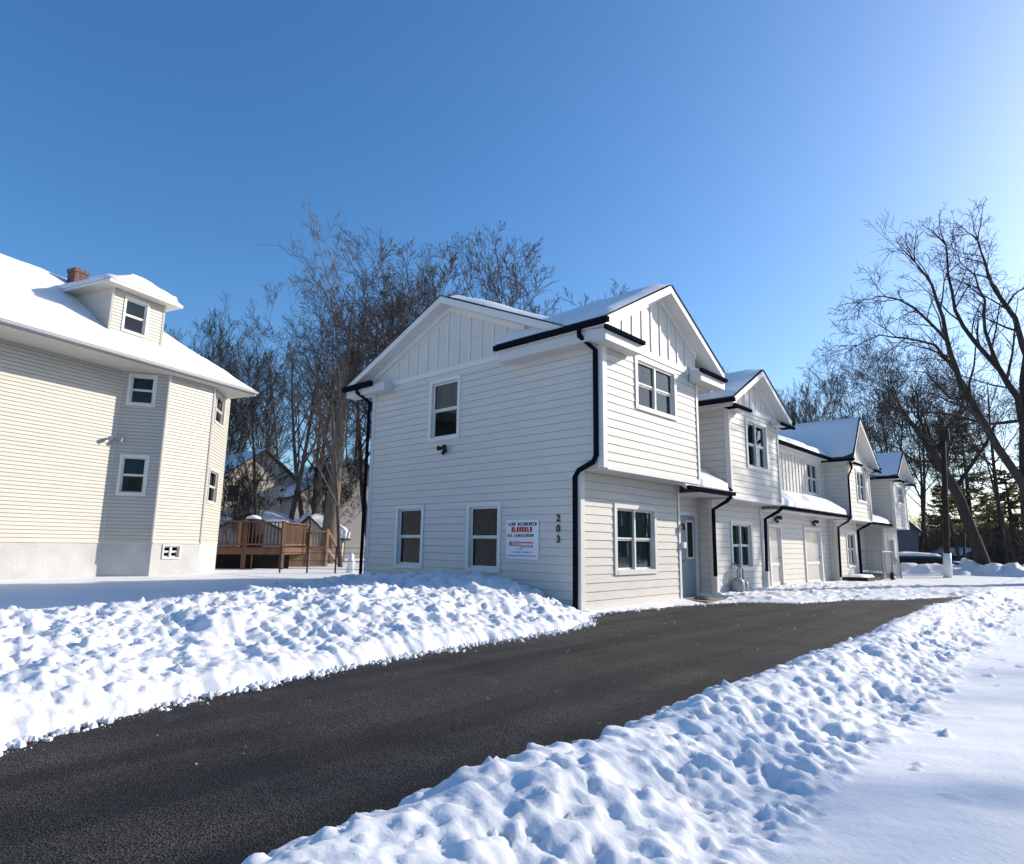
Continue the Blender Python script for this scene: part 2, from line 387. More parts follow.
# ---- house A (nearest)
A = thing('townhouse', 'nearest white townhouse, its shaded gable end facing the snowbank and a banner on it', 'house', (0, 0, 0), 'white townhouses in the row')
ZJ = 2.81; ZS = 5.25
sw = MB()
holesA = [(-5.80, -4.87, .78, 2.17), (-3.15, -2.25, .78, 2.15), (-4.63, -3.67, 3.91, 5.31)]
lap(sw, (0, 0), UX, NYn, XB, 0, -.1, ZJ, .17, holesA)
lap(sw, (0, 0), UX, NYn, XB, XU, ZJ + .001, 5.53, .17, holesA)
sw.build('side_wall', M['siding'], A)
fw = MB(); hA1 = [(1.27, 2.83, .80, 2.11)]
lap(fw, (0, 0), UY, NXp, 0, 4.06, .06, ZJ, .17, hA1); fw.build('lower_front_wall', M['siding'], A)
MB().box(-.25, .02, -.003, 4.06, -.12, .058).build('base_board', M['trim'], A)
fu = MB(); hA2 = [(1.31, 2.93, 4.29, 5.30)]
lap(fu, (XU, 0), UY, NXp, 0, 4.10, ZJ, 5.54, .17, hA2); fu.build('upper_front_wall', M['siding'], A)
rw = MB(); lap(rw, (0, 4.10), UX, (0, 1), XB, XU, ZJ, 5.5, .17); plain(rw, (0, 4.06), UX, (0, 1), XB, 0, -.1, ZJ)
plain(rw, (XB, 0), UY, (-1, 0), 0, 4.1, 0, 5.5); rw.build('end_wall', M['siding'], A)
MB().box(-.2, XU - .001, .002, 4.098, ZJ - .02, ZJ - .001).build('jetty_soffit', M['soffit'], A)
tr = MB()
corner_trim(tr, XU + .012, -.013, ZJ + .002, 5.3, 1, -1); corner_trim(tr, .012, -.013, .0, ZJ - .022, 1, -1)
tr.box(XU + .0145, XU + .03, .12, 4.08, ZJ - .02, ZJ + .10)
tr.box(.013, .03, 3.98, 4.075, .06, ZJ - .021); tr.box(XU + .013, XU + .03, 4.02, 4.115, ZJ + .101, 5.3)
MB().box(XB - .02, XB + .10, -.03, .02, .0, 5.5).build('corner_trim', M['trim'], A)
tr.build('corner_trim', M['trim'], A)
roofA = gable_front(A, 0, 4.1, -.38, 5.02, ZS, 5.72, 2.34, 7.23, 5.52, 1, clip=(-2.05, -3.5))
# cross gable over the long shaded side
GX, GZ, GE, GH = -4.05, 7.44, 5.72, 4.0
cr = MB(); pit = (GZ - GE) / GH
for sg in (-1, 1):
    x1 = GX + sg * GH
    cr.slab([(x1, -.36, GE), (x1, 4.8, GE), (GX, 4.8, GZ), (GX, -.36, GZ)], (0, 0, -.17))
cg = cr.build('cross_gable_roof', M['trim'], A)
s2 = MB()
for sg in (-1, 1):
    x1 = GX + sg * (GH + .02); s2.slab([(x1, -.385, GE - .004), (x1, 4.8, GE - .004), (GX, 4.8, GZ + .004), (GX, -.385, GZ + .004)], (0, 0, .015))
s2.build('shingles', M['roof'], cg)
sn = MB()
snow_patch(sn, (GX - GH + .02, 4.7, GE + .04), (GX - GH + .02, -.33, GE + .04), (GX - .01, -.33, GZ + .04), (GX - .01, 4.7, GZ + .04), .10, 20, 12, 3)
sn.build('roof_snow', M['snowroof'], cg, True); sn = MB()
snow_patch(sn, (GX + GH - .02, -.33, GE + .04), (GX + GH - .02, 4.7, GE + .04), (GX + .01, 4.7, GZ + .04), (GX + .01, -.33, GZ + .04), .12, 20, 14, 9)
sn.build('roof_snow', M['snowroof'], cg, True)
def ztA(x): return GZ - abs(x - GX) * pit - .17
MB().quad((XB, 0, 5.49), (XU, 0, 5.49), (XU, 4.1, 5.49), (XB, 4.1, 5.49)).build('ceiling', M['soffit'], A)
MB().add([(GX - GH + .1, 4.7, GE - .15), (GX + GH - .1, 4.7, GE - .15), (GX, 4.7, GZ - .1)], [(0, 1, 2)]).build('gable_wall', M['siding'], A)
g = MB(); g.add([(XB, 0, 5.5), (-1.2, 0, 5.5), (-1.2, 0, ztA(-1.2)), (GX, 0, GZ - .17), (XB, 0, ztA(XB))], [(0, 1, 2, 3, 4)])
gw = g.build('gable_wall', M['siding'], A)
bt = MB(); x = XB + 1.05
while x < -1.9:
    if ztA(x) > 5.75: MB().box(x - .02, x + .02, -.022, -.001, 5.66, min(ztA(x - .02), ztA(x + .02)) - .02).build('batten', M['trim'], gw)
    x += .40
fz = MB(); fz.box(-6.25, -1.75, -.034, -.001, 5.53, 5.66)
for sg in (-1, 1):
    xe = GX + sg * 3.1 if sg < 0 else -1.5
    fz.slab([(xe, -.002, ztA(xe)), (GX, -.002, ztA(GX)), (GX, -.002, ztA(GX) - .14), (xe, -.002, ztA(xe) - .14)], (0, -.036, 0))
fz.build('frieze', M['trim'], A)
MB().box(XB - .87, -6.26, -.34, -.004, 5.38, 5.60).build('eave_return', M['soffit'], A)
MB().box(XB - .95, -6.75, -.46, -.362, 5.55, 5.69).build('gutter', M['navy'], A)
MB().box(-2.0, XU + .30, -.36, -.002, 5.33, 5.55).build('soffit', M['soffit'], A)
MB().box(-2.07, XG + .10, -.47, -.382, 5.59, 5.695).build('gutter', M['navy'], A)
side_eave(A, 5.02, 4.10, 5.25, 5.72, XB, XU, 1)
# windows
window(A, (0, 0), UX, NYn, *holesA[0]); window(A, (0, 0), UX, NYn, *holesA[1]); window(A, (0, 0), UX, NYn, *holesA[2], curtain='blind', cur_part=(.5, 1))
window(A, (0, 0), UY, NXp, *hA1[0], cols=2, curtain='curtg'); window(A, (XU, 0), UY, NXp, *hA2[0], cols=2)
# downspouts
downspout(A, [(-7.42, -.41, 5.6), (-7.42, -.41, 5.45), (-7.24, -.09, 5.2), (-7.24, -.09, .2)])
downspout(A, [(.30, -.43, 5.62), (.30, -.43, 5.45), (.45, -.09, 5.2), (.45, -.09, 3.05), (.38, -.09, 2.93), (.02, -.09, 2.78), (-.07, -.09, 2.66), (-.07, -.09, .02)], .052)
flood(A, (-4.05, -.03, 3.55), (0, -1))
v = MB(); v.tube([(-4.1, -.01, .55), (-4.1, -.10, .55)], .06, 10); MB().box(-3.62, -3.5, -.08, -.01, .40, .48).build('outlet_cover', M['grey'], A); v.build('dryer_vent', M['grey'], A)
# house number 203
def number(root, txt, P, size):
    cu = bpy.data.curves.new('digit', 'FONT'); cu.body = txt; cu.size = size; cu.extrude = .008; cu.offset = .004; cu.align_x = 'CENTER'; cu.materials.append(M['black'])
    tmp = bpy.data.objects.new('tmp', cu); COL.objects.link(tmp); dg = bpy.context.evaluated_depsgraph_get(); me = bpy.data.meshes.new_from_object(tmp.evaluated_get(dg)); bpy.data.objects.remove(tmp)
    o = bpy.data.objects.new('digit', me); COL.objects.link(o); o.parent = root; o.location = P; o.rotation_euler = (rad(90), 0, 0); return o
nb = bpy.data.objects.new('house_number', None); COL.objects.link(nb); nb.parent = A
for i, c in enumerate('203'): number(nb, c, (-.54, -.03, 1.785 - i * .212), .20)
# house A porch between A and B
pr = MB(); pr.slab([(-.38, 3.3, 3.42), (.60, 3.3, 2.74), (.60, 5.80, 2.74), (-.38, 5.80, 3.42)], (0, 0, -.10)); prf = pr.build('porch_roof', M['trim'], A)
sn = MB(); snow_patch(sn, (.59, 4.14, 2.76), (.59, 5.78, 2.76), (-.36, 5.78, 3.43), (-.36, 4.14, 3.43), .10, 14, 10, 4); sn.build('roof_snow', M['snowroof'], prf, True)
MB().box(-.37, .55, 4.07, 5.80, 2.60, 2.62).build('porch_soffit', M['soffit'], A)
MB().box(.602, .70, 3.35, 5.86, 2.635, 2.72).build('gutter', M['navy'], A)
MB().tube([(.64, 5.80, 2.77), (-.36, 5.83, 3.50)], .028, 4).build('flashing', M['navy'], A)
pw = MB(); lap(pw, (-.38, 0), UY, NXp, 4.06, 5.9, 0, 2.6, .17, [(4.72, 5.66, .06, 2.12)]); lap(pw, (-.38, 0), UY, NXp, 4.1, 5.9, 3.3, 5.3, .17)
pw.build('porch_wall', M['siding'], A)
dP = (-.38, 0)
dr = MB(); dr.obox(dP, UY, NXp, 4.72, 5.66, -.06, -.02, .06, 2.12); door = dr.build('door', M['door'], A)
d2 = MB(); d2.obox(dP, UY, NXp, 4.63, 4.719, -.02, .03, .06, 2.21); d2.obox(dP, UY, NXp, 5.661, 5.75, -.02, .03, .06, 2.21); d2.obox(dP, UY, NXp, 4.72, 5.66, -.02, .03, 2.121, 2.21)
for a, b, c, e in ((5.16, 5.22, 1.0, 2.0), (5.52, 5.58, 1.0, 2.0), (5.22, 5.52, 1.0, 1.05), (5.22, 5.52, 1.95, 2.0)): d2.obox(dP, UY, NXp, a, b, -.019, -.005, c, e)
d2.build('door_frame', M['trim'], door)
MB().obox(dP, UY, NXp, 5.22, 5.52, -.019, -.012, 1.05, 1.95).build('pane', M['dark'], door)
MB().tube([(-.39, 4.80, .95), (-.33, 4.80, .95), (-.33, 4.92, .95)], .018, 6).build('handle', M['black'], door)
MB().box(.02, .10, 4.082, 4.22, 1.28, 1.42).build('mailbox', M['trim'], A)
MB().tube([(.03, 4.12, 1.85), (.10, 4.12, 1.85), (.10, 4.12, 1.72)], [.03, .035, .05], 8).build('porch_light', M['black'], A)
downspout(A, [(.60, 5.78, 2.62), (.45, 5.84, 2.50), (.07, 5.84, 2.30), (.06, 5.84, .55)], .05)
MB().box(.0, .13, 5.77, 5.90, .0, .56).build('drain_riser', M['trim'], A)

# ---- generic further unit
def unit(root, y0, y1, zj, zs, ye0, ye1, ze, yp, zp, upw, low, ly0, ly1, seed, sidex, spx):
    sw = MB(); lap(sw, (0, y0), UX, NYn, XB, XU, zj, zs + .22, .17); sw.build('side_wall', M['siding'], root)
    s3 = MB(); lap(s3, (0, ly0), UX, NYn, XB, 0, -.05, zj, .17); s3.build('lower_side_wall', M['siding'], root)
    fw = MB(); lap(fw, (0, 0), UY, NXp, ly0, ly1, -.05, zj, .17, [low]); fw.build('lower_front_wall', M['siding'], root)
    fu = MB(); lap(fu, (XU, 0), UY, NXp, y0, y1, zj, zs + .24, .17, [upw]); fu.build('upper_front_wall', M['siding'], root)
    e = MB(); lap(e, (0, y1), UX, (0, 1), XB, XU, zj, zs + .2, .17); lap(e, (0, ly1), UX, (0, 1), XB, 0, -.05, zj, .17); plain(e, (XB, 0), UY, (-1, 0), y0, y1, 0, zs + .2); e.build('end_wall', M['siding'], root)
    MB().box(-.3, XU - .001, y0 + .002, y1 - .002, zj - .02, zj - .001).build('jetty_soffit', M['soffit'], root)
    MB().quad((XB, y0, zs + .19), (XU, y0, zs + .19), (XU, y1, zs + .19), (XB, y1, zs + .19)).build('ceiling', M['soffit'], root)
    t = MB(); corner_trim(t, XU + .012, y0 - .013, zj + .002, zs + .05, 1, -1, .10); t.box(XU + .0145, XU + .03, y0 + .10, y1 - .03, zj - .02, zj + .08)
    t.box(XU + .013, XU + .03, y1 - .09, y1 + .02, zj + .081, zs + .05); corner_trim(t, .012, ly0 - .013, .0, zj - .022, 1, -1, .09); t.box(.013, .03, ly1 - .09, ly1 + .02, .0, zj - .021)
    t.build('corner_trim', M['trim'], root)
    gable_front(root, y0, y1, ye0, ye1, zs, ze, yp, zp, zs + .22, seed, left_ret=1.0, right_ret=1.0)
    side_eave(root, ye0, y0, zs, ze, -2.5, XU + .3, -1); side_eave(root, ye1, y1, zs, ze, -2.5, XU + .3, 1)
    window(root, (XU, 0), UY, NXp, *upw, cols=2); window(root, (0, 0), UY, NXp, *low, cols=2, curtain='curtg' if seed == 21 else 'curt')

B = thing('townhouse', 'second white townhouse from the camera, gas meter at its foot, lower snowy roof beside it', 'house', (0, 5.9, 0), 'white townhouses in the row')
unit(B, 5.9, 9.45, 2.59, 4.93, 5.52, 9.85, 5.18, 7.68, 6.36, (7.10, 8.47, 3.58, 4.83), (7.08, 8.38, .77, 1.97), 5.9, 9.25, 21, -2.5, 0)
# long lower section of house B with two doors
XM = -.28
mw = MB(); dh = [(10.55, 11.5, .12, 1.98), (13.9, 15.6, .08, 1.98)]
lap(mw, (XM, 0), UY, NXp, 9.25, 16.8, -.05, 2.5, .17, dh); mw.build('recessed_wall', M['siding'], B)
mu = MB(); wm = (14.62, 15.85, 3.38, 4.50)
lap(mu, (XM, 0), UY, NXp, 14.45, 16.8, 2.9, 4.85, .17, [wm]); plain(mu, (XM, 0), UY, NXp, 9.45, 14.45, 2.9, 4.85, .004); mu.build('upper_recessed_wall', M['siding'], B)
bt = MB(); y = 9.8
while y < 14.4: MB().box(XM + .005, XM + .03, y - .022, y + .022, 3.2, 4.6).build('batten', M['trim'], B); y += .33
bt.box(XM + .005, XM + .034, 9.5, 16.8, 4.6, 4.72); bt.box(XM + .005, XM + .034, 14.36, 14.46, 3.2, 4.6); bt.build('frieze', M['trim'], B)
window(B, (XM, 0), UY, NXp, *wm, cols=2)
mr = MB(); mr.slab([(.02, 9.5, 4.85), (.02, 16.75, 4.85), (-3.4, 16.75, 6.4), (-3.4, 9.5, 6.4)], (0, 0, -.12)); mr.slab([(-3.4, 9.5, 6.4), (-3.4, 16.75, 6.4), (XB, 16.75, 4.9), (XB, 9.5, 4.9)], (0, 0, -.12)); mrf = mr.build('long_roof', M['roof'], B)
sn = MB(); snow_patch(sn, (.03, 9.52, 4.86), (.03, 16.73, 4.86), (-3.4, 16.73, 6.4), (-3.4, 9.52, 6.4), .13, 40, 20, 8); sn.build('roof_snow', M['snowroof'], mrf, True)
MB().box(XM + .03, .02, 9.5, 16.75, 4.72, 4.735).build('soffit', M['soffit'], B)
MB().box(.022, .12, 9.5, 16.75, 4.75, 4.84).build('gutter', M['navy'], B)
pr = MB(); pr.slab([(.5, 9.47, 2.60), (.5, 16.79, 2.60), (XM, 16.79, 3.18), (XM, 9.47, 3.18)], (0, 0, -.10)); prf = pr.build('pent_roof', M['trim'], B)
sn = MB(); snow_patch(sn, (.50, 9.5, 2.61), (.50, 16.77, 2.61), (XM + .03, 16.77, 3.18), (XM + .03, 9.5, 3.18), .13, 40, 8, 15); sn.build('roof_snow', M['snowroof'], prf, True)
MB().box(XM + .02, .48, 9.27, 16.79, 2.46, 2.475).build('soffit', M['soffit'], B)
MB().box(.502, .60, 9.5, 16.85, 2.50, 2.58).build('gutter', M['navy'], B)
for i, h in enumerate(dh):
    d = MB(); d.obox((XM, 0), UY, NXp, h[0], h[1], -.07, -.03, h[2], h[3]); do = d.build('door', M['whitedoor'], B)
    f_ = MB(); P = (XM, 0)
    f_.obox(P, UY, NXp, h[0] - .1, h[0], -.05, .05, .05, h[3] + .1); f_.obox(P, UY, NXp, h[1], h[1] + .1, -.05, .05, .05, h[3] + .1); f_.obox(P, UY, NXp, h[0], h[1], -.05, .05, h[3], h[3] + .1)
    f_.obox(P, UY, NXp, h[0], h[1], -.029, -.01, h[2], h[2] + .12); f_.obox(P, UY, NXp, h[0], h[0] + .1, -.029, -.01, h[2] + .121, h[3]); f_.obox(P, UY, NXp, h[1] - .1, h[1], -.029, -.01, h[2] + .121, h[3]); f_.obox(P, UY, NXp, h[0] + .1, h[1] - .1, -.029, -.01, .75, .84)
    f_.build('door_frame', M['trim'], do)
    MB().obox(P, UY, NXp, h[0] + .1, h[1] - .1, -.028, -.024, .84, 1.9).build('pane', M['doorglass'], do)
    MB().tube([(XM - .01, h[1] - .14, 1.0), (XM + .04, h[1] - .14, 1.0), (XM + .04, h[1] - .26, 1.0)], .015, 6).build('handle', M['black'], do)
    flood(B, (XM + .02, (h[0] + h[1]) / 2 + .1, 2.24))
downspout(B, [(.55, 9.5, 2.50), (.50, 9.35, 2.40), (.10, 9.33, 2.18), (.06, 9.33, .6)], .05); MB().box(.0, .12, 9.27, 9.39, .0, .62).build('drain_riser', M['trim'], B)
MB().box(-.28, .75, 9.6, 11.9, -.02, .10).build('door_step', M['concrete'], B)

Cc = thing('townhouse', 'third white townhouse of the row, tall snowy roof and a stair railing beyond its front', 'house', (0, 16.8, 0), 'white townhouses in the row')
unit(Cc, 16.8, 19.9, 2.45, 4.55, 16.4, 20.3, 4.78, 17.85, 6.55, (17.95, 19.15, 3.27, 4.42), (18.05, 19.18, .68, 1.93), 16.8, 19.45, 33, -2.5, 0)
downspout(Cc, [(.55, 16.74, 2.50), (.45, 16.72, 2.36), (.10, 16.72, 2.15), (.06, 16.72, .25)], .05)
downspout(Cc, [(.80, 16.30, 4.62), (.80, 16.5, 4.4), (.60, 16.70, 4.1), (.58, 16.72, 2.6)], .045)
downspout(Cc, [(.55, 20.0, 2.45), (.35, 19.8, 2.30), (.06, 19.6, 2.1), (.06, 19.6, .1)], .06)
gm = MB(); lap(gm, (-.80, 0), UY, NXp, 19.45, 24.1, -.05, 2.4, .17); lap(gm, (-.38, 0), UY, NXp, 19.9, 24.1, 2.4, 4.75, .17); gm.build('recessed_wall', M['siding'], Cc)
pr = MB(); pr.slab([(.45, 19.95, 2.48), (.45, 23.98, 2.48), (-.38, 23.98, 2.95), (-.38, 19.95, 2.95)], (0, 0, -.1)); prf = pr.build('porch_roof', M['navy'], Cc)
sn = MB(); snow_patch(sn, (.42, 20., 2.49), (.42, 23.96, 2.49), (-.36, 23.96, 2.95), (-.36, 20., 2.95), .10, 20, 6, 31); sn.build('roof_snow', M['snowroof'], prf, True)
mr = MB(); mr.slab([(.0, 20.2, 4.75), (.0, 24.1, 4.75), (-3.4, 24.1, 5.9), (-3.4, 20.2, 5.9)], (0, 0, -.12)); rr_ = mr.build('link_roof', M['roof'], Cc)
sn = MB(); snow_patch(sn, (.0, 20.2, 4.76), (.0, 24.1, 4.76), (-3.4, 24.1, 5.9), (-3.4, 20.2, 5.9), .12, 16, 12, 41); sn.build('roof_snow', M['snowroof'], rr_, True)

D = thing('townhouse', 'fourth and farthest white townhouse of the row, small window high in its front', 'house', (0, 24.1, 0), 'white townhouses in the row')
unit(D, 24.1, 26.8, 2.33, 4.5, 23.7, 27.3, 4.72, 25.3, 6.0, (24.9, 26.1, 3.58, 4.33), (24.93, 25.95, .6, 1.8), 24.1, 26.7, 57, -2.5, 0)

# link roofs closing the gap between A and B
lr = MB(); lr.box(XB, -.39, 4.11, 5.89, 5.15, 5.25); lo_ = lr.build('link_roof', M['roof'], B)
sn = MB(); snow_patch(sn, (-.4, 4.15, 5.25), (-.4, 5.85, 5.25), (XB, 5.85, 5.27), (XB, 4.15, 5.27), .12, 10, 20, 2); sn.build('roof_snow', M['snowroof'], lo_, True)

# ------------------------------------------------------------------ things at the townhouses
ba = thing('banner_sign', 'white banner with red and dark lettering hung on the shaded gable wall', 'banner', (-1.52, -.02, 1.0))
MB().box(-1.97, -1.06, -.030, -.018, 1.0, 1.83).build('panel', M['signw'], ba)
R2 = random.Random(5)
def scrawl(name, m, x0, x1, z, h, n, slant=.0):
    b = MB(); w = (x1 - x0) / n; y = -.033
    for i in range(n):
        if R2.random() < .12: continue
        a = x0 + i * w; zz = z + slant * (a - x0)
        kind = R2.randrange(4); t = w * .40; e = a + w * .82
        b.box(a, a + t, y, y + .002, zz, zz + h)
        if kind in (0, 1, 3): b.box(a + t + .0005, e, y, y + .002, zz + h * .8, zz + h)
        if kind in (0, 2): b.box(a + t + .0005, e, y, y + .002, zz, zz + h * .2)
        if kind in (1, 3): b.box(e - t, e, y - .0005, y + .0015, zz + h * .1, zz + h * .79)
        if kind == 2: b.box(a + t + .0005, e - t * .3, y, y + .002, zz + h * .42, zz + h * .58)
    return b.build(name, M[m], ba)
scrawl('lettering', 'signk', -1.91, -1.10, 1.705, .07, 15); scrawl('lettering', 'signr', -1.82, -1.22, 1.565, .115, 8)
scrawl('lettering', 'signk', -1.93, -1.14, 1.47, .06, 16, .0); scrawl('lettering', 'signr', -1.88, -1.56, 1.28, .095, 6); scrawl('lettering', 'signr', -1.56, -1.20, 1.25, .05, 8)
MB().box(-1.56, -1.2, -.034, -.031, 1.335, 1.36).build('stripe', M['signr'], ba)
scrawl('lettering', 'signg', -1.66, -1.5, 1.20, .028, 5); scrawl('lettering', 'signg', -1.80, -1.26, 1.135, .03, 16)
MB().box(-1.93, -1.12, -.034, -.031, 1.065, 1.085).build('stripe', M['signg'], ba)

gmt = thing('gas_meter', 'grey gas meter with pipes at the foot of the sunlit wall', 'gas meter', (.25, 7.1, 0))
b = MB(); b.tube([(.22, 6.85, .12), (.22, 6.85, .20), (.22, 6.85, .42), (.22, 6.85, .50)], [.12, .17, .17, .10], 14); b.tube([(.22, 7.2, .10), (.22, 7.2, .18), (.22, 7.2, .36), (.22, 7.2, .42)], [.10, .14, .14, .09], 14); b.build('meter', M['grey'], gmt, True)
b = MB(); b.tube([(.22, 6.85, .48), (.22, 6.85, .72), (.22, 7.02, .78), (.22, 7.2, .72), (.22, 7.2, .40)], .025, 8); b.tube([(.22, 7.0, -.05), (.22, 7.0, .78), (.1, 7.0, .86), (.0, 7.0, .86)], .025, 8); b.tube([(.2, 7.3, .2), (.2, 7.75, .2), (.05, 7.75, .2)], .022, 8)
b.build('pipe', M['grey'], gmt, True)
b = MB(); b.lathe((.22, 7.02, .78), [(.05, 0), (.08, .02), (.08, .05), (.03, .08)]); b.build('regulator', M['grey'], gmt)

st = thing('concrete_step', 'dark concrete front pad before the blue grey door', 'step', (.2, 5.0, 0))
MB().slab([(-.37, 4.07, .006), (.62, 4.12, .006), (.66, 5.75, .006), (-.37, 5.89, .006)], (0, 0, .055)).build('slab', M['concrete'], st)
b = MB()
for x_, y_, s_ in ((.3, 4.5, .16), (.1, 4.9, .12)): b.box(x_ - s_, x_ + s_, y_ - .10, y_ + .10, .062, .085)
b.build('doormat', M['rubber'], st)

rl = thing('stair_railing', 'grey metal railing of the entrance stair beside the third townhouse', 'railing', (.5, 20.8, 0))
P = [(-.6, 19.75), (.85, 19.75), (.95, 20.9), (1.0, 22.1)]; Z = [.72, .72, .72, .12]
b = MB()
pp = [Vector((x_, y_, z_ + .5)) for (x_, y_), z_ in zip(P, Z)]; b.tube(pp, .03, 6); b.build('top_rail', M['grey'], rl)
b = MB()
for i in range(3):
    n_ = int((pp[i + 1] - pp[i]).length / .13)
    for k in range(n_ + 1):
        q = pp[i].lerp(pp[i + 1], k / n_); zb = Z[i] + (Z[i + 1] - Z[i]) * k / n_ - .35
        b.tube([(q.x, q.y, max(zb, .0)), tuple(q)], .010, 4, False)
b.build('baluster', M['grey'], rl)
for i in range(4): MB().tube([(pp[i].x, pp[i].y, 0), (pp[i].x, pp[i].y, pp[i].z + .04)], .035, 6).build('post', M['grey'], rl)
sp = thing('entrance_stair', 'snow dusted concrete entrance stair inside the grey railing', 'stair', (.2, 21, 0))
b = MB(); b.box(-.79, .8, 19.78, 21.0, 0, .36)
for k in range(3): b.box(-.2, .8, 21.0 + k * .3 + .001, 21.3 + k * .3, 0, .27 - k * .09)
b.build('steps', M['concrete'], sp)
sn = MB(); snow_patch(sn, (.78, 19.8, .36), (.78, 20.98, .36), (-.7, 20.98, .36), (-.7, 19.8, .36), .05, 8, 6, 3); sn.build('snow_cover', M['snow'], sp, True)
tr_ = thing('timber_edging', 'dark timber planter edge half buried in the snow by the third townhouse', 'planter', (.4, 17.6, 0))
b = MB(); b.box(.25, .95, 16.9, 17.05, .0, .26); b.box(.80, .95, 17.051, 18.9, .0, .24); b.build('plank', M['rubber'], tr_)
sn = MB(); snow_patch(sn, (.79, 17.06, .22), (.79, 18.9, .22), (.02, 18.9, .25), (.02, 17.06, .25), .08, 10, 6, 6); sn.build('snow_cover', M['snow'], tr_, True)
tyre = thing('hose_reel', 'round dark hose reel with a pale hub lying in the snow before the railing', 'hose reel', (1.0, 20.0, .3))
b = MB(); b.tube([(1.25 + .0, 19.4 + .14 * math.cos(a), .24 + .14 * math.sin(a)) for a in [i * math.pi / 8 for i in range(17)]], .07, 8, False); b.build('coil', M['rubber'], tyre, True)
MB().tube([(1.18, 19.4, .24), (1.33, 19.4, .24)], .06, 12).build('hub', M['signw'], tyre)

# ------------------------------------------------------------------ old cream house on the left
def dv(t): t = rad(t); return (-math.sin(t), math.cos(t))
def nv(u): return (u[1], -u[0])
H = thing('old_house', 'old cream clapboard house with a roof dormer, brick chimney and white foundation', 'house', (-16.4, -3.7, .1))
P0 = Vector((-16.41, -3.73)); uW = dv(18); uS = dv(-28); uA = dv(18); uB = dv(55)
P1 = Vector((-15.74, -2.47)); P2 = Vector((-16.17, -.64)); P3 = Vector((-18.45, .96)); P1 = P0 + Vector(uS) * 1.43; P2 = P1 + Vector(uA) * 1.88; P3 = P2 + Vector(uB) * 2.78
ZF, ZE = 1.21, 6.98
# W runs backwards from P0
PW = P0 - Vector(uW) * 13.0
segs = [(PW, uW, 13.0), (P0, uS, 1.43), (P1, uA, 1.88), (P2, uB, 2.78)]
wins = {1: [(.30, .99, 2.83, 4.02), (.28, .97, 5.87, 6.80)], 3: [(.40, 1.75, 2.75, 3.90), (.40, 1.75, 5.78, 6.78)]}
cel = (.45, 1.05, .72, 1.10)
for i, (P, u, L) in enumerate(segs):
    n = nv(u); w = MB(); lap(w, P, u, n, 0, L, ZF, ZE + .1, .115, wins.get(i, ()), d=.017); w.build('wall', M['cream'], H)
    f_ = MB(); hs = [cel] if i == 2 else []
    lap(f_, P, u, n, 0, L, -.3, ZF, 5.0, hs, d=0.0); fo = f_.build('foundation', M['found'], H)
    MB().obox(P, u, n, 0.01, L - .01, .0, .025, ZF - .03, ZF - .002).build('base_trim', M['creamtrim'], H)
    for h in wins.get(i, ()): window(H, P, u, n, *h, cols=1, curtain='blind', tw=.09, cur_part=(.5, 1), trim='creamtrim' if i == 3 else 'trim')
    if i == 2: window(H, P, u, n, *cel, cols=2, curtain='curt', tw=.05)
# far sides closing the house
PB = PW - Vector(nv(uW)) * 9.0; P4 = P3 - Vector(nv(uW)) * 5.5
b = MB()
for (a, c) in ((P3, P4), (P4, PB), (PB, PW)): b.quad((a.x, a.y, -.3), (c.x, c.y, -.3), (c.x, c.y, ZE), (a.x, a.y, ZE))
b.build('wall', M['cream'], H)
ct = MB()
for Q, u in ((P1, uA), (P2, uB), (P0, uS)):
    n = nv(u); r_ = .05 if Q is not P0 else .02
    ct.tube([(Q.x, Q.y, ZF), (Q.x, Q.y, ZE - .02)], r_, 6)
ct.build('corner_trim', M['creamtrim'], H)
# hip roof: eave rectangle parallel to W
nW = Vector(nv(uW)); uWv = Vector(uW)
eo = (P1 - P0).dot(nW) + .34                         # eave offset from wall W plane
L0 = PW + nW * eo - uWv * .5; cornerS = (P2 - P0).dot(uWv) + 1.62
E1 = P0 + nW * eo + uWv * cornerS                    # right eave corner
wid = 11.0
E2 = E1 - nW * wid; L1 = L0 - nW * wid
zr = 11.0; hipx = 3.5
r1 = P0 + nW * (eo - wid / 2) + uWv * (cornerS - hipx); r0 = P0 + nW * (eo - wid / 2) - uWv * 12.5
ZR = ZE + .16
def v3(p, z): return Vector((p.x, p.y, z))
rf = MB()
rf.slab([v3(L0, ZR), v3(E1, ZR), v3(r1, zr), v3(r0, zr)], (0, 0, -.12)); rf.slab([v3(E1, ZR), v3(E2, ZR), v3(r1, zr)], (0, 0, -.12)); rf.slab([v3(E2, ZR), v3(L1, ZR), v3(r0, zr), v3(r1, zr)], (0, 0, -.12))
rH = rf.build('roof', M['roof'], H)
# soffit, fascia, gutter
b = MB(); b.slab([v3(L0, ZE - .03), v3(E1, ZE - .03), v3(E2, ZE - .03), v3(L1, ZE - .03)], (0, 0, .03)); b.build('soffit', M['creamtrim'], H)
b = MB()
def rail_(a, c, z0, z1, t):
    d = (c - a).normalized(); n = Vector((d.y, -d.x)); b.slab([v3(a, z0), v3(c, z0), v3(c + n * t, z0), v3(a + n * t, z0)], (0, 0, z1 - z0))
rail_(L0, E1, ZE - .03, ZR - .01, .03); rail_(E1, E2, ZE - .03, ZR - .01, .03); b.build('fascia', M['creamtrim'], H)
b = MB(); q0 = v3(L0 + nW * .09, ZE + .07); q1 = v3(E1 + nW * .09, ZE + .07); b.tube([q0, q1], .065, 8); b.build('gutter', M['grey'], H)
sn = MB()
snow_patch(sn, v3(L0 + nW * .02, ZR), v3(E1 + nW * .02, ZR), v3(r1, zr), v3(r0, zr), .10, 60, 26, 12, .6)
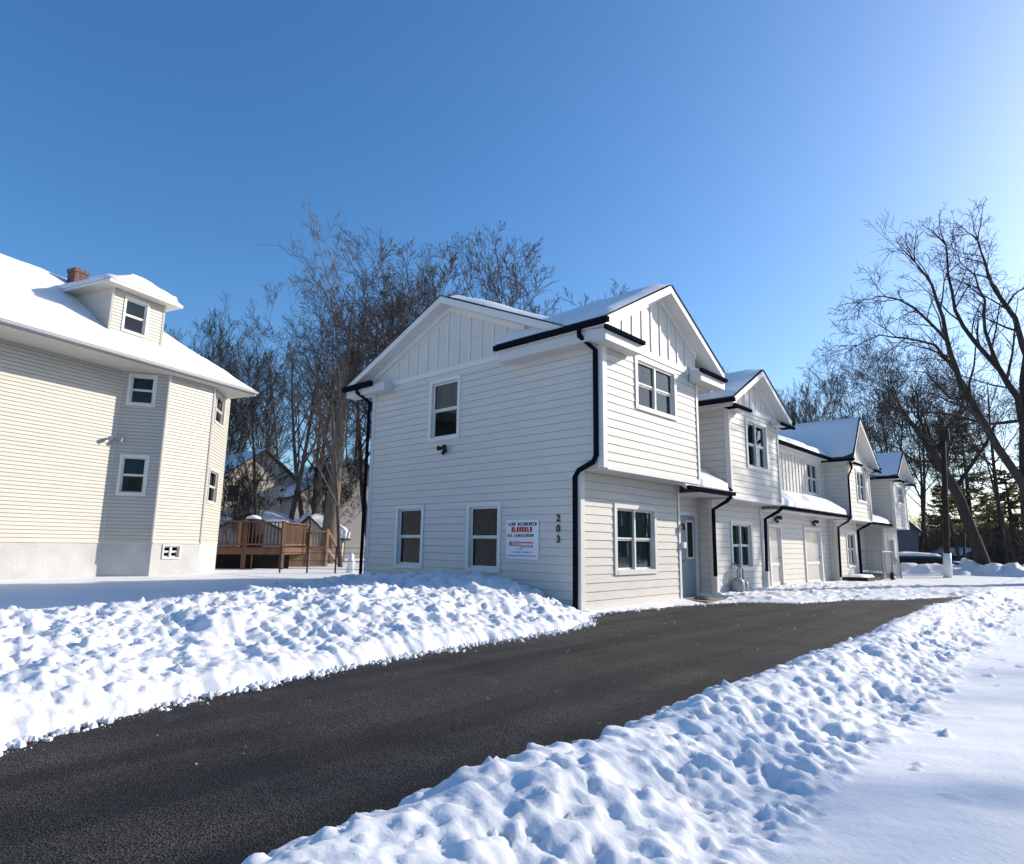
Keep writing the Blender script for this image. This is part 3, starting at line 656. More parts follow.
snow_patch(sn, v3(E1 + uWv * .03, ZR), v3(E2 + uWv * .03, ZR), v3(r1, zr) + Vector((.01, 0, 0)), v3(r1, zr), .12, 24, 16, 14, .4)
sn.build('roof_snow', M['snowroof'], rH, True)
# dormer
slope = (zr - ZR) / (wid / 2)
dx = 1.25                                            # front distance behind eave
def dpt(a, back, z): q = P0 + uWv * a + nW * (eo - back); return Vector((q.x, q.y, z))
da0, da1 = -.75, 1.15; zb = ZR + slope * dx; zt = zb + 1.72
b = MB(); Pd = P0 + nW * (eo - dx) + uWv * da0
hd = (.48, 1.24, zb + .32, zb + 1.42)
lap(b, Pd, uW, tuple(nW), 0, da1 - da0, zb - .1, zt, .115, [hd], d=.017)
def tri(mb, a, outward):
    # lap-sided triangular cheek wall
    k = 0; z = zb
    while z < zt:
        z2 = min(z + .115, zt); back = (z - ZR) / slope; bk2 = (z2 - ZR) / slope; lo = dpt(a + outward * .017, dx, z); hi = dpt(a, dx, z2); lo2 = dpt(a + outward * .017, back + .02, z); hi2 = dpt(a, bk2 + .02, z2)
        mb.quad(lo, lo2, hi2, hi); mb.quad(dpt(a, dx, z), dpt(a, back, z), lo2, lo); z = z2
tri(b, da0, -1); tri(b, da1, 1); dm = b.build('dormer', M['cream'], H)
window(dm, Pd, uW, tuple(nW), *hd, curtain='blind', cur_part=(.5, 1), tw=.08)
b = MB()
for a in (da0, da1): b.tube([dpt(a, dx, zb - .05), dpt(a, dx, zt)], .05, 4)
b.build('corner_trim', M['creamtrim'], dm)
# dormer hip roof
oh = .42; ed = dx - oh; zd = zt + .02; am = (da0 + da1) / 2; zp_ = zd + .72
bL = (zd - ZR) / slope
f0, f1 = dpt(da0 - oh, ed, zd), dpt(da1 + oh, ed, zd); b0, b1 = dpt(da0 - oh, bL + .3, zd), dpt(da1 + oh, bL + .3, zd)
pf, pb = dpt(am, dx + .55, zp_), dpt(am, (zp_ - ZR) / slope + .2, zp_)
b = MB(); b.slab([f0, f1, b1, b0], (0, 0, -.10)); b.build('dormer_soffit', M['creamtrim'], dm)
b = MB(); up = Vector((0, 0, .01))
b.add([f0 + up, f1 + up, b1 + up, b0 + up, pf, pb], [(0, 1, 4), (1, 2, 5, 4), (3, 0, 4, 5)]); drf = b.build('dormer_roof', M['roof'], dm)
sn = MB(); snow_patch(sn, f0 + up, f1 + up, pf + Vector((.01, 0, 0)), pf, .14, 14, 10, 3); snow_patch(sn, f1 + up, b1 + up, pb, pf, .14, 10, 10, 5); snow_patch(sn, b0 + up, f0 + up, pf, pb, .14, 10, 10, 7); sn.build('roof_snow', M['snowroof'], drf, True)
# chimney
cq = P0 + nW * (eo - 4.6) + uWv * (-.02)
b = MB(); b.obox(cq, uW, tuple(nW), -.23, .23, -.22, .22, 9.0, 10.98); b.obox(cq, uW, tuple(nW), -.26, .26, -.25, .25, 10.981, 11.12); b.build('chimney', M['brick'], H)
# wall light of old house
q = P0 - uWv * .12
b = MB()
for sg in (-1, 1):
    c = Vector((q.x + nW.x * .06 + uWv.x * sg * .08, q.y + nW.y * .06 + uWv.y * sg * .08, 4.62)); d = Vector((nW.x + uWv.x * sg * .6, nW.y + uWv.y * sg * .6, -.3)).normalized()
    b.tube([(q.x, q.y, 4.5), c, c + d * .06, c + d * .24], [.025, .025, .05, .08], 8)
b.build('wall_light', M['grey'], H)

# ------------------------------------------------------------------ behind, between the houses
dk = thing('wooden_deck', 'raised brown wooden deck with baluster railing beside the cream house', 'deck', tuple(ground_at(250, 575, 0)))
DZ = 27.5
def dpx(px, z, dep):  # point at column px with given z at depth dep
    p = at(px, 540, dep); return Vector((p.x, p.y, z))
zt_, zr_ = 1.05, 2.15
c0, c1, c2 = dpx(205, 0, 26.5), dpx(283, 0, 27.5), dpx(306, 0, 31)
c3 = c0 + (c2 - c1)
b = MB(); b.slab([(p.x, p.y, zt_) for p in (c0, c1, c2, c3)], (0, 0, -.04)); b.build('floor', M['deck'], dk)
b = MB()
def board(a, c, z0, z1, t=.04):
    d = (c - a); d.z = 0; d.normalize(); n = Vector((d.y, -d.x, 0)) * t; b.slab([(a.x, a.y, z0), (c.x, c.y, z0), (c.x + n.x, c.y + n.y, z0), (a.x + n.x, a.y + n.y, z0)], (0, 0, z1 - z0))
board(c0, c1, zt_ - .30, zt_ - .045); board(c1, c2, zt_ - .30, zt_ - .045); b.build('rim_joist', M['deck'], dk)
b = MB(); bk_ = (c2 - c1) * .3; board(c0 + bk_, c1 + bk_, -.1, zt_ - .05); b.build('under_shade_panel', M['dark'], dk)  # near-black sheet standing in for the shade under the deck
b = MB(); board(c0, c1, zr_ - .06, zr_, .10); board(c1, c2, zr_ - .06, zr_, .10); board(c0, c1, zt_ + .08, zt_ + .16); board(c1, c2, zt_ + .08, zt_ + .16); b.build('handrail', M['deck'], dk)
b = MB()
for a, c in ((c0, c1), (c1, c2)):
    n_ = int((c - a).length / .14)
    for k in range(n_):
        p = a.lerp(c, (k + .5) / n_); b.box(p.x - .02, p.x + .02, p.y - .02, p.y + .02, zt_ + .16, zr_ - .06)
o_ = b.build('baluster', M['deck'], dk)
for p in (c0.lerp(c1, .5), c1, c2, c0.lerp(c1, .05), c3): MB().box(p.x - .07, p.x + .07, p.y - .07, p.y + .07, -.2, zr_ + .03).build('post', M['deck'], dk)
b = MB(); board(c0.lerp(c1, .6), c0.lerp(c1, .62), .0, .8); b.build('brace', M['deck'], dk)
# stair of the deck
s0, s1 = c2, dpx(332, 0, 33)
stp = thing('wooden_stair', 'sunlit pale wooden stair landing and railing right of the brown deck', 'stair', (s0.x, s0.y, 0))
b = MB()
l0, l1 = dpx(287, 0, 30.5), dpx(327, 0, 31.5)
board(l0, l1, .15, .95, .05); b.build('panel', M['decklite'], stp)
b = MB(); board(l0, l1, 1.0, 1.1, .08); board(l0, l1, 1.78, 1.86, .10)
for k in range(16):
    p = l0.lerp(l1, k / 15); b.box(p.x - .02, p.x + .02, p.y - .02, p.y + .02, 1.1, 1.78)
b.build('railing', M['decklite'], stp)
for t in (0, .55, 1): p = l0.lerp(l1, t); MB().box(p.x - .07, p.x + .07, p.y - .07, p.y + .07, -.2, 1.95).build('post', M['decklite'], stp)
b = MB(); q = dpx(343, 0, 33); b.slab([(l1.x, l1.y, 1.78), (l1.x, l1.y, 1.88), (q.x, q.y, .5), (q.x, q.y, .4)], (.06, .06, 0)); b.slab([(l1.x, l1.y, .85), (l1.x, l1.y, 1.05), (q.x, q.y, .1), (q.x, q.y, -.1)], (.06, .06, 0)); b.build('stringer', M['decklite'], stp)

bn = thing('storage_bin', 'dark blue storage bin under the brown deck', 'bin', tuple(dpx(246, 0, 28.5)))
p = dpx(246, 0, 28.5); b = MB(); b.slab([(p.x - .5, p.y - .4, 0), (p.x + .5, p.y - .4, 0), (p.x + .5, p.y + .4, 0), (p.x - .5, p.y + .4, 0)], (0, 0, .62)); b.build('body', M['tarp'], bn)
b = MB(); b.slab([(p.x - .54, p.y - .44, .621), (p.x + .54, p.y - .44, .621), (p.x + .54, p.y + .44, .621), (p.x - .54, p.y + .44, .621)], (0, 0, .08)); b.build('lid', M['tarp'], bn)
p = dpx(252, 0, 28.2)
gr = thing('covered_grill', 'dark covered grill standing on the brown deck behind its railing', 'grill', (p.x, p.y, zt_))
MB().lathe((p.x, p.y, zt_), [(.45, 0), (.48, .7), (.46, .95), (.34, 1.2), (.1, 1.3)], 12).build('cover', M['dark'], gr, True)
sn = MB(); sn.lathe((p.x, p.y, zt_ + 1.22), [(.33, 0), (.28, .1), (.1, .17)], 12); sn.build('snow_cap', M['snow'], gr, True)

def shed(name, label, cat, px0, px1, dep, zw, zr, deep, wm, over=.3, rise_snow=.2, wins_=0, group=None, winz=(1.6, 2.8), rot=0):
    """gabled outbuilding: front wall spans px0..px1 at depth dep, ridge runs away from the camera"""
    a = dpx(px0, 0, dep); c = dpx(px1, 0, dep); u = (c - a); L = u.length; u.normalize()
    if rot: m_ = (a + c) / 2; L = L / math.cos(rad(rot)); u = Matrix.Rotation(rad(rot), 3, 'Z') @ u; a = m_ - u * L / 2; c = m_ + u * L / 2
    n = Vector((u.y, -u.x, 0)); bk = -n * deep; m_ = (a + c) / 2
    root = thing(name, label, cat, (m_.x, m_.y, 0), group)
    w = MB(); w.add([v3(a, -.3), v3(c, -.3), v3(c, zw), v3(m_, zr), v3(a, zw), v3(a + bk, -.3), v3(c + bk, -.3), v3(c + bk, zw), v3(m_ + bk, zr), v3(a + bk, zw)], [(0, 1, 2, 3, 4), (6, 5, 9, 8, 7), (1, 6, 7, 2), (5, 0, 4, 9)])
    w.build('wall', M[wm], root)
    sl = (zr - zw) / (L / 2); rf = MB(); fa = MB(); sn = MB(); f = n * over
    for sg, e in ((-1, a), (1, c)):
        eo_ = e + u * sg * over; z_ = zw - sl * over
        rf.slab([v3(eo_ + f, z_), v3(eo_ + bk, z_), v3(m_ + bk, zr), v3(m_ + f, zr)], (0, 0, .12))
        q = [v3(eo_ + f, z_ + .13), v3(eo_ + bk, z_ + .13), v3(m_ + bk, zr + .13), v3(m_ + f, zr + .13)]
        if sg > 0: snow_patch(sn, q[0], q[1], q[2], q[3], rise_snow, 14, 10, px0)
        else: snow_patch(sn, q[1], q[0], q[3], q[2], rise_snow, 14, 10, px1)
    r = rf.build('roof', M['roof'], root); sn.build('roof_snow', M['snowroof'], r, True)
    for k in range(wins_):
        s = L * (k + .7) / (wins_ + .4)
        wn = MB(); wn.obox((a.x, a.y), (u.x, u.y), (n.x, n.y), s - .5, s + .5, .0, .05, winz[0] - .1, winz[1] + .1); wo = wn.build('window', M['trim'], root)
        MB().obox((a.x, a.y), (u.x, u.y), (n.x, n.y), s - .4, s + .4, .051, .06, winz[0], winz[1]).build('pane', M['dark'], wo)
    return root
shed('neighbour_house', 'beige gabled house partly hidden behind bare branches beyond the deck', 'house', 212, 300, 46, 4.4, 7.9, 9, 'beige', .5, .2, 2, None, (4.0, 5.2), 48)
shed('neighbour_house', 'dull grey house close behind the left corner of the nearest townhouse', 'house', 306, 400, 48, 4.6, 7.6, 9, 'greywall', .4, .2, 2, None, (2.0, 3.4), 40)
shed('garden_shed', 'low shed with a thick snow roof just behind the deck railing', 'shed', 214, 282, 36, 1.9, 2.75, 4, 'greywall', .25, .35)
shed('garden_shed', 'narrow shed with a snowy roof behind the pale wooden stair', 'shed', 290, 328, 37, 1.7, 2.7, 4, 'beige', .3, .3)
shed('slate_building', 'dark slate building tucked behind the farthest townhouse', 'building', 880, 918, 42, 2.6, 3.6, 6, 'bluewall', .2, .2)
# thin post and wire fence
fn = thing('wire_fence', 'low dark wire fence across the snowy yard behind the deck', 'fence', tuple(ground_at(309, 576, .1)))
fp = [dpx(px, 0, 24.5) for px in (282, 309, 337, 366)]
for p in fp: MB().tube([(p.x, p.y, -.2), (p.x, p.y, 2.3 if p is fp[1] else 1.15)], .035, 6).build('post', M['black'], fn)
b = MB()
for z_ in (.3, .6, .9, 1.1): b.tube([(p.x, p.y, z_) for p in fp], .012, 4)
b.build('wire', M['black'], fn)
p = dpx(352, 0, 25.5); wp = thing('garden_ornament', 'small white garden post standing by the townhouse back corner', 'ornament', (p.x, p.y, 0))
MB().lathe((p.x, p.y, 0), [(.16, 0), (.15, .5), (.19, .55), (.12, .62), (.13, .8), (.05, .9)], 10).build('post', M['signw'], wp, True)

# right background
p = ground_at(948, 580, 0); PP = Vector((p.x, p.y, 0)); tp = at(942.5, 421, (PP - CAM).dot(-RZ))
po = thing('utility_pole', 'dark wooden utility pole with a white painted foot by the far lot', 'utility pole', (PP.x, PP.y, 0))
top = Vector((tp.x, tp.y, tp.z)); 
MB().tube([PP + (top - PP) * .17, PP.lerp(top, .6), top], [.125, .11, .085], 10).build('shaft', M['pole'], po, True)
MB().tube([PP, PP + (top - PP) * .17], [.19, .155], 10).build('white_base', M['signw'], po, True)
b = MB(); b.tube([top + Vector((0, 0, -.3)), top + Vector((0, 0, -.9))], .22, 8); b.tube([top + (PP - top) * .12 - RX * .35, top + (PP - top) * .12 + RX * .2], .05, 5); b.build('bracket', M['pole'], po)

def car(name, label, px, dep, zoff, ln, ht, m, heading, snowt):
    c = dpx(px, zoff, dep); root = thing(name, label, 'car', (c.x, c.y, zoff)); u = Vector((math.cos(heading), math.sin(heading), 0)); n = Vector((-u.y, u.x, 0))
    def p(a, w, z): return c + u * a * ln + n * w + Vector((0, 0, z * ht))
    prof = [(-.5, .18), (-.5, .50), (-.46, .60), (-.40, .64), (-.33, .96), (-.26, 1.0), (.10, 1.0), (.22, .94), (.33, .66), (.47, .58), (.5, .45), (.5, .18)]
    b = MB(); W = .88; k = len(prof)
    ins = lambda z: W - max(0, z - .6) * .45
    b.add([p(a, -ins(z), z) for a, z in prof] + [p(a, ins(z), z) for a, z in prof], [tuple(range(k)), tuple(range(2 * k - 1, k - 1, -1))] + [(i, i + k, (i + 1) % k + k, (i + 1) % k) for i in range(k)])
    b.build('body', M[m], root)
    for sg in (-1, 1):
        g = MB(); q = [(-.36, .67), (-.30, .92), (-.24, .95), (.09, .95), (.19, .90), (.28, .68)]; g.slab([p(a, sg * (ins(z) + .004), z) for a, z in q], n * sg * .008); g.build('side_window', M['dark'], root)
    g = MB(); g.slab([p(.215, -.72, .92), p(.325, -.82, .69), p(.325, .82, .69), p(.215, .72, .92)], u * .02 + Vector((0, 0, .02))); g.build('windscreen', M['dark'], root)
    for a in (-.31, .31):
        for sg in (-1, 1):
            w = p(a, sg * .78, .2); MB().tube([w - n * .11, w + n * .11], .33, 16).build('wheel', M['rubber'], root)
    sn = MB(); q = [p(-.31, -.66, 1.0), p(.17, -.66, 1.0), p(.17, .66, 1.0), p(-.31, .66, 1.0)]; snow_patch(sn, *q, snowt, 10, 8, px); q = [p(.33, -.75, .66), p(.48, -.75, .59), p(.48, .75, .59), p(.33, .75, .66)]; snow_patch(sn, *q, snowt * .8, 8, 8, px); sn.build('snow_cover', M['snow'], root, True)
    return root
car('parked_car', 'dark green parked car under a thick cap of snow behind the utility pole', 921, 36, -.55, 4.6, 1.55, 'carpaint', rad(25), .14)
car('parked_car', 'low black parked car right of the snow capped green car', 958, 37, -.75, 4.4, 1.4, 'carpaintd', rad(20), .05)
shed('blue_shed', 'small blue grey shed at the edge of the woods', 'shed', 960, 990, 47, .9, 1.4, 4, 'bluewall', .15, .08)

# ------------------------------------------------------------------ snow terrain
rng = np.random.default_rng(4)
def lattice(nx, ny): return rng.random((nx, ny))
LAT = rng.random((256, 256))
def vnoise(x, y):
    xi = np.floor(x).astype(int); yi = np.floor(y).astype(int); fx = x - xi; fy = y - yi
    fx = fx * fx * fx * (fx * (fx * 6 - 15) + 10); fy = fy * fy * fy * (fy * (fy * 6 - 15) + 10)
    g = lambda i, j: LAT[i % 256, j % 256]
    return (g(xi, yi) * (1 - fx) * (1 - fy) + g(xi + 1, yi) * fx * (1 - fy) + g(xi, yi + 1) * (1 - fx) * fy + g(xi + 1, yi + 1) * fx * fy) * 2 - 1
def fbm(x, y, oct=4, gain=.5, ridge=False):
    s = 0; a = 1; t = 0
    for k in range(oct):
        n = vnoise(x * 2 ** k + 17.3 * k, y * 2 ** k + 9.1 * k)
        if ridge: n = 1 - 2 * np.abs(n)
        s = s + a * n; t += a; a *= gain
    return s / t
def smooth(a, b, x): t = np.clip((x - a) / (b - a), 0, 1); return t * t * (3 - 2 * t)
def interp(y, tab): ys, vs = zip(*tab); return np.interp(y, ys, vs)
def grid_axis(pieces):
    out = [pieces[0][0]]
    for a, b, s in pieces:
        n = max(1, int(round((b - a) / s))); out += list(a + (b - a) * (np.arange(n) + 1) / n)
    return np.array(out)
def lumps(Xs, Ys, Zm, count, xr, yr, r0, r1, hk, mask, seed, power=2.0, base=None, ang=.72):
    """add rounded clods to the height map"""
    rg = np.random.default_rng(seed)
    for _ in range(count):
        cx, cy = rg.uniform(*xr), rg.uniform(*yr); r = r0 + (r1 - r0) * rg.random() ** power
        i0, i1 = np.searchsorted(Xs, [cx - r * 1.5, cx + r * 1.5]); j0, j1 = np.searchsorted(Ys, [cy - r * 1.5, cy + r * 1.5])
        if i1 - i0 < 2 or j1 - j0 < 2: continue
        ic, jc = min(np.searchsorted(Xs, cx), len(Xs) - 1), min(np.searchsorted(Ys, cy), len(Ys) - 1)
        if rg.random() > mask[ic, jc]: continue
        xx, yy = np.meshgrid(Xs[i0:i1] - cx, Ys[j0:j1] - cy, indexing='ij'); a = rg.uniform(0, 3.14); e = rg.uniform(.65, 1.0)
        u = xx * math.cos(a) + yy * math.sin(a); v = (-xx * math.sin(a) + yy * math.cos(a)) / e
        d2 = (u * u + v * v) / (r * r); zc = (Zm if base is None else base)[ic, jc]; hgt = r * hk * rg.uniform(.6, 1.2)
        top = zc - hgt * .35 + hgt * np.sqrt(np.clip(1 - d2, 0, 1)) * (1 + .15 * rg.standard_normal() * u / r)
        if rg.random() < ang:                         # broken angular piece
            f = np.full(u.shape, rg.uniform(.45, .8)) + (u * rg.normal(0, .5) + v * rg.normal(0, .5)) / r
            for _k in range(5):
                th = rg.uniform(0, 6.283); f = np.minimum(f, rg.uniform(1.2, 2.6) * (rg.uniform(.5, .95) - (np.cos(th) * u + np.sin(th) * v) / r))
            top = zc - hgt * .15 + hgt * f
        sub = Zm[i0:i1, j0:j1]; np.copyto(sub, np.where(d2 < 1, np.maximum(sub, top), sub))
def terrain(name, Xs, Ys, Z, cut, m, kind='structure', label=None, cat=None):
    nx, ny = Z.shape; X, Y = np.meshgrid(Xs, Ys, indexing='ij')
    idx = np.arange(nx * ny).reshape(nx, ny)
    q = np.stack([idx[:-1, :-1], idx[1:, :-1], idx[1:, 1:], idx[:-1, 1:]], -1).reshape(-1, 4)
    zq = Z.reshape(-1)[q].max(1); q = q[zq > cut]
    used = np.unique(q); mp = -np.ones(nx * ny, int); mp[used] = np.arange(len(used)); q = mp[q]
    V = np.stack([X.reshape(-1), Y.reshape(-1), Z.reshape(-1)], -1)[used]
    me = bpy.data.meshes.new(name); me.vertices.add(len(V)); me.vertices.foreach_set('co', V.astype(np.float32).ravel())
    me.loops.add(q.size); me.loops.foreach_set('vertex_index', q.ravel().astype(np.int32)); me.polygons.add(len(q)); me.polygons.foreach_set('loop_start', np.arange(0, q.size, 4, dtype=np.int32))
    me.update(calc_edges=True); me.polygons.foreach_set('use_smooth', np.ones(len(q), bool)); me.materials.append(m)
    o = bpy.data.objects.new(name, me); COL.objects.link(o); tag(o, label, cat, None, kind); return o

# ground and driveway
b = MB(); b.quad((-500, -500, -.06), (500, -500, -.06), (500, 500, -.06), (-500, 500, -.06)); tag(b.build('ground', M['snow']), kind='structure')
b = MB(); b.slab([(-.02, -40, -.05), (6.2, -40, -.05), (6.2, 16, -.05), (3, 20, -.05), (-.02, 20, -.05)], (0, 0, .05)); tag(b.build('driveway', M['asphalt']), kind='structure')

# left bank: from the drive's edge back over the lawn
Xs = grid_axis([(-42, -12, 1.0), (-12, -4, .16), (-4, -1.2, .05), (-1.2, 2.7, .024), (2.7, 4.8, .06)])
Ys = grid_axis([(-30, -11, .6), (-11, -8, .026), (-8, -4, .03), (-4, .6, .038), (.6, 6, .06), (6, 16, .10), (16, 30, .4), (30, 70, 2.5)])
X, Y = np.meshgrid(Xs, Ys, indexing='ij')
edge = interp(Y, [(-30, 3.4), (-11, 2.75), (-9.35, 2.36), (-8.76, 2.10), (-7.63, 1.77), (-5.78, 1.46), (-4.28, 1.34), (-2.4, 1.30), (-1.2, 1.05), (-.4, .48), (.2, .22), (1, .26), (3.2, .50), (4.05, .60), (5.1, 1.0), (5.9, 2.0), (8.3, 2.65), (9.5, 3.5), (12, 4.3), (13.5, 5.5), (60, 9)])
edge = edge + .08 * fbm(X * 0 + Y * 2.1, Y * 0 + 3, 4) + .07 * fbm(Y * 7, Y * 0 + 7, 4, .65)
d = edge - X                                          # distance in from the edge
bankk = smooth(.9, -1.0, Y)                           # 1 for the tall ploughed bank, 0 along the houses
crest_z = interp(Y, [(-30, .5), (-9, .50), (-6, .56), (-4.2, .60), (-2.5, .44), (-1.2, .26), (-.3, .10), (.2, .05), (60, .05)]) + .08 * fbm(Y * .55, Y * 0 + 11, 3)
crest_d = interp(Y, [(-30, 2.8), (-9, 2.8), (-6, 2.5), (-4, 1.9), (-2, 1.25), (-.5, .7), (60, .8)])
rise = np.clip(d / np.maximum(crest_d, .1), 0, None)
prof = np.where(rise < 1, np.clip(rise, 0, 1) ** .62, 1.0)
lawn = interp(X, [(-60, .10), (-14, .12), (-8, .26), (-3, .36), (-1, .40), (5, .42)])
wallpile = .22 * np.exp(-((Y + .5) / .9) ** 2) * smooth(-.3, -1.4, X) * smooth(-7.6, -6.4, X) * smooth(.3, -.2, Y)
lawn = lawn * smooth(.8, -.3, Y) + interp(X, [(-60, .10), (-10, .14), (-7.2, .30), (4, .3)]) * smooth(-.3, .8, Y)
back = smooth(0, 1.6, d - crest_d)
low = .03 + .075 * smooth(0, .8, d)                   # thin ploughed apron before the houses
zt = crest_z * prof * (1 - back) + np.minimum(lawn, crest_z + .3) * back
Z = np.where(Y < .2, zt * bankk + low * (1 - bankk), np.where(X < -7.0, lawn, low)) + wallpile
Z = np.where((Y > -.2) & (Y < 28) & (X < -.4) & (X > -7.0), np.minimum(Z, .02), Z)   # inside the houses
# ground rises as packed snow further back
face = smooth(0.02, .25, d) * smooth(4.6, 2.2, d) * bankk
wallr = smooth(-3.5, -1.2, Y) * smooth(.4, -.1, Y) * smooth(-8, -6.5, X) * smooth(1.4, .0, X)
apr = smooth(4.6, 5.6, Y) * smooth(26, 12, Y) * smooth(.0, .3, d) * (X > -.3)
rough = np.clip(face + 1.0 * wallr + .75 * apr, 0, 1); patch = smooth(-.35, .25, fbm(X * .95 + 5, Y * .95, 3))
Z = Z + rough * (.15 * fbm(X * 1.15, Y * 1.15, 4, .55) + .06 * fbm(X * 4.2 + 3, Y * 4.2, 3, .5, True)) * np.clip(Z / .25, .25, 1)
Z = Z + (1 - rough) * .018 * fbm(X * .9, Y * .9, 3) * smooth(0, .3, d)
Z0 = Z.copy()
lumps(Xs, Ys, Z, 2600, (-3.2, 2.7), (-11, .3), .05, .13, .50, rough * patch * .6, 1, 2.2, Z0)
lumps(Xs, Ys, Z, 13000, (-2.0, 2.7), (-11, .3), .02, .065, .85, rough * patch * .8, 2, 1.5, Z0)
lumps(Xs, Ys, Z, 5000, (-1.8, 2.6), (-10.5, -.2), .025, .085, .6, rough * patch * .7, 29, 1.5, Z0, .3)
lumps(Xs, Ys, Z, 2500, (-7, 0), (-3.2, .2), .06, .2, .7, rough * .8, 3, 2, Z0)
lumps(Xs, Ys, Z, 2200, (-.2, 4.6), (4.6, 16), .06, .18, .45, rough * .6, 6, 2, Z0)
Z = Z + rough * (.050 * fbm(X * 7, Y * 7, 4, .65) + .022 * fbm(X * 17, Y * 17, 2, .6, True))
Z = np.where(d < 0, -.05, Z * smooth(-.005, .10, d) ** .5 - .012 * (d < .03))
Z = np.where((X > -.7) & (X < .62) & (Y > 4.05) & (Y < 5.6), np.minimum(Z, .01), Z)
SN1 = terrain('snow_lawn', Xs, Ys, Z, -.02, M['snow'])

# right bank and the smooth field the photographer stands on
Xs = grid_axis([(4.5, 5.0, .04), (5.0, 6.9, .02), (6.9, 8.6, .045), (8.6, 14, .2), (14, 60, 2.0)])
Ys = grid_axis([(-40, -12, .8), (-12, -6, .02), (-6, -1, .03), (-1, 8, .055), (8, 18, .12), (18, 34, .5), (34, 90, 3)])
X, Y = np.meshgrid(Xs, Ys, indexing='ij')
re = 5.05 - .10 * smooth(-4, 4, Y) - .3 * smooth(8, 14, Y) + .06 * fbm(Y * 1.3, Y * 0 + 5, 3)
cx = 5.68 - .22 * smooth(-6, 2, Y) + .05 * fbm(Y * .8, Y * 0 + 21, 3)
cz = .355 + .05 * fbm(Y * .7, Y * 0 + 31, 3) + .04 * smooth(-5, 1, Y)
foot = 6.52 - .12 * smooth(-6, -1, Y) - .25 * smooth(0, 8, Y) + .10 * fbm(Y * 1.1, Y * 0 + 41, 3)
field = .16 + .05 * smooth(7, 14, X) + .020 * fbm(X * .8, Y * .8, 4) + .012 * fbm(X * 1.1 + Y * .9, (Y - X) * 4.5, 4, .6)
t1 = np.clip((X - re) / (cx - re), 0, 1); t2 = np.clip((X - cx) / (foot - cx), 0, 1)
Z = np.where(X < cx, cz * t1 ** .7, cz + (field - cz) * (t2 * t2 * (3 - 2 * t2)) ** .85)
rough = smooth(re + .1, cx - .1, X) * smooth(foot + .18, foot - .2, X)
patch = smooth(-.45, .15, fbm(X * 1.3 + 5, Y * 1.1, 3)); lo_edge = smooth(cx - .02, cx + .25, X)               # the drive side is smoother
rough = rough * (.35 + .65 * lo_edge)
fade = smooth(16, 10, Y); rough = rough * fade
Z = np.where(Y > 10, Z * fade + (field * .6 + .02) * (1 - fade), Z)
Z = Z + rough * (.075 * fbm(X * 1.9, Y * 1.6, 4, .5) + .03 * fbm(X * 5 + 1, Y * 5, 3, .5, True))
Z0 = Z.copy()
lumps(Xs, Ys, Z, 1500, (5.2, 6.8), (-12, 12), .04, .11, .50, rough * .6, 11, 2.2, Z0)
lumps(Xs, Ys, Z, 9000, (5.1, 6.8), (-12, 12), .018, .058, .75, rough * .8, 12, 1.4, Z0)
lumps(Xs, Ys, Z, 5200, (5.0, 6.8), (-11, -2), .022, .080, .60, smooth(re + .05, re + .3, X) * smooth(foot + .15, foot - .1, X) * patch * .9, 19, 1.4, Z0, .35)
lumps(Xs, Ys, Z, 300, (6.3, 7.2), (-11, 8), .03, .07, .7, smooth(7.2, 6.4, X) * .6, 13)
Z = Z + rough * (.034 * fbm(X * 8, Y * 8, 4, .62) + .014 * fbm(X * 18, Y * 18, 2, .6, True))
Z = np.where(X < re, -.05, Z)
SN2 = terrain('snow_field', Xs, Ys, Z, -.02, M['snow'])
# packed snow lot at the end of the drive
Xs = grid_axis([(-.6, 14, .14)]); Ys = grid_axis([(12.6, 40, .16)]); X, Y = np.meshgrid(Xs, Ys, indexing='ij')
Z = .03 + .03 * fbm(X * .7, Y * .7, 4) + .015 * fbm(X * 3, Y * 3, 3); Z = np.where(Y < 13.2 + .5 * fbm(X * .8, X * 0 + 3, 3) - .15 * (X - 4), -.05, Z); 
ridge = np.exp(-((Y - 30.5 - .15 * (X - 3)) / 1.1) ** 2) * smooth(-1.2, -.2, X) * smooth(9.5, 8, X) ; Z = Z + ridge * (.52 + .07 * fbm(X * 1.2, Y * 1.2, 3))
lumps(Xs, Ys, Z, 300, (-.5, 9), (29, 32.5), .15, .5, .5, np.clip(ridge, 0, 1), 17)
terrain('snow_lot', Xs, Ys, Z, -.02, M['snow'])

R_ = random.Random(31); b = MB()
def crumb(x_, y_, z_, r):
    o = len(b.v); a0 = R_.uniform(0, 6.28)
    for zz, rr, k in ((-.3, .9, 5), (.35, .75, 5)):
        for i in range(k): a = a0 + 6.283 * i / k; q = r * rr * R_.uniform(.7, 1.2); b.v.append((x_ + math.cos(a) * q, y_ + math.sin(a) * q, z_ + zz * r))
    b.v.append((x_, y_, z_ + r * R_.uniform(.6, .9)))
    for i in range(5): j = (i + 1) % 5; b.f.append((o + i, o + j, o + 5 + j, o + 5 + i)); b.f.append((o + 5 + i, o + 5 + j, o + 10))
etab = [(-11, 2.75), (-9.35, 2.36), (-8.76, 2.10), (-7.63, 1.77), (-5.78, 1.46), (-4.28, 1.34), (-2.4, 1.30), (-1.2, 1.05), (-.4, .48), (.2, .22), (3.2, .50), (5.1, 1.0), (5.9, 2.0), (8.3, 2.65), (9.5, 3.5), (12, 4.3)]
for k in range(2600):
    y_ = R_.uniform(-11, 12) if R_.random() < .4 else R_.uniform(-10, -1); e = float(np.interp(y_, [q[0] for q in etab], [q[1] for q in etab])); x_ = e - .06 + abs(R_.gauss(0, .11)) ** 1.0
    r = .003 + .040 * R_.random() ** 4; crumb(x_, y_, r * .28, r)
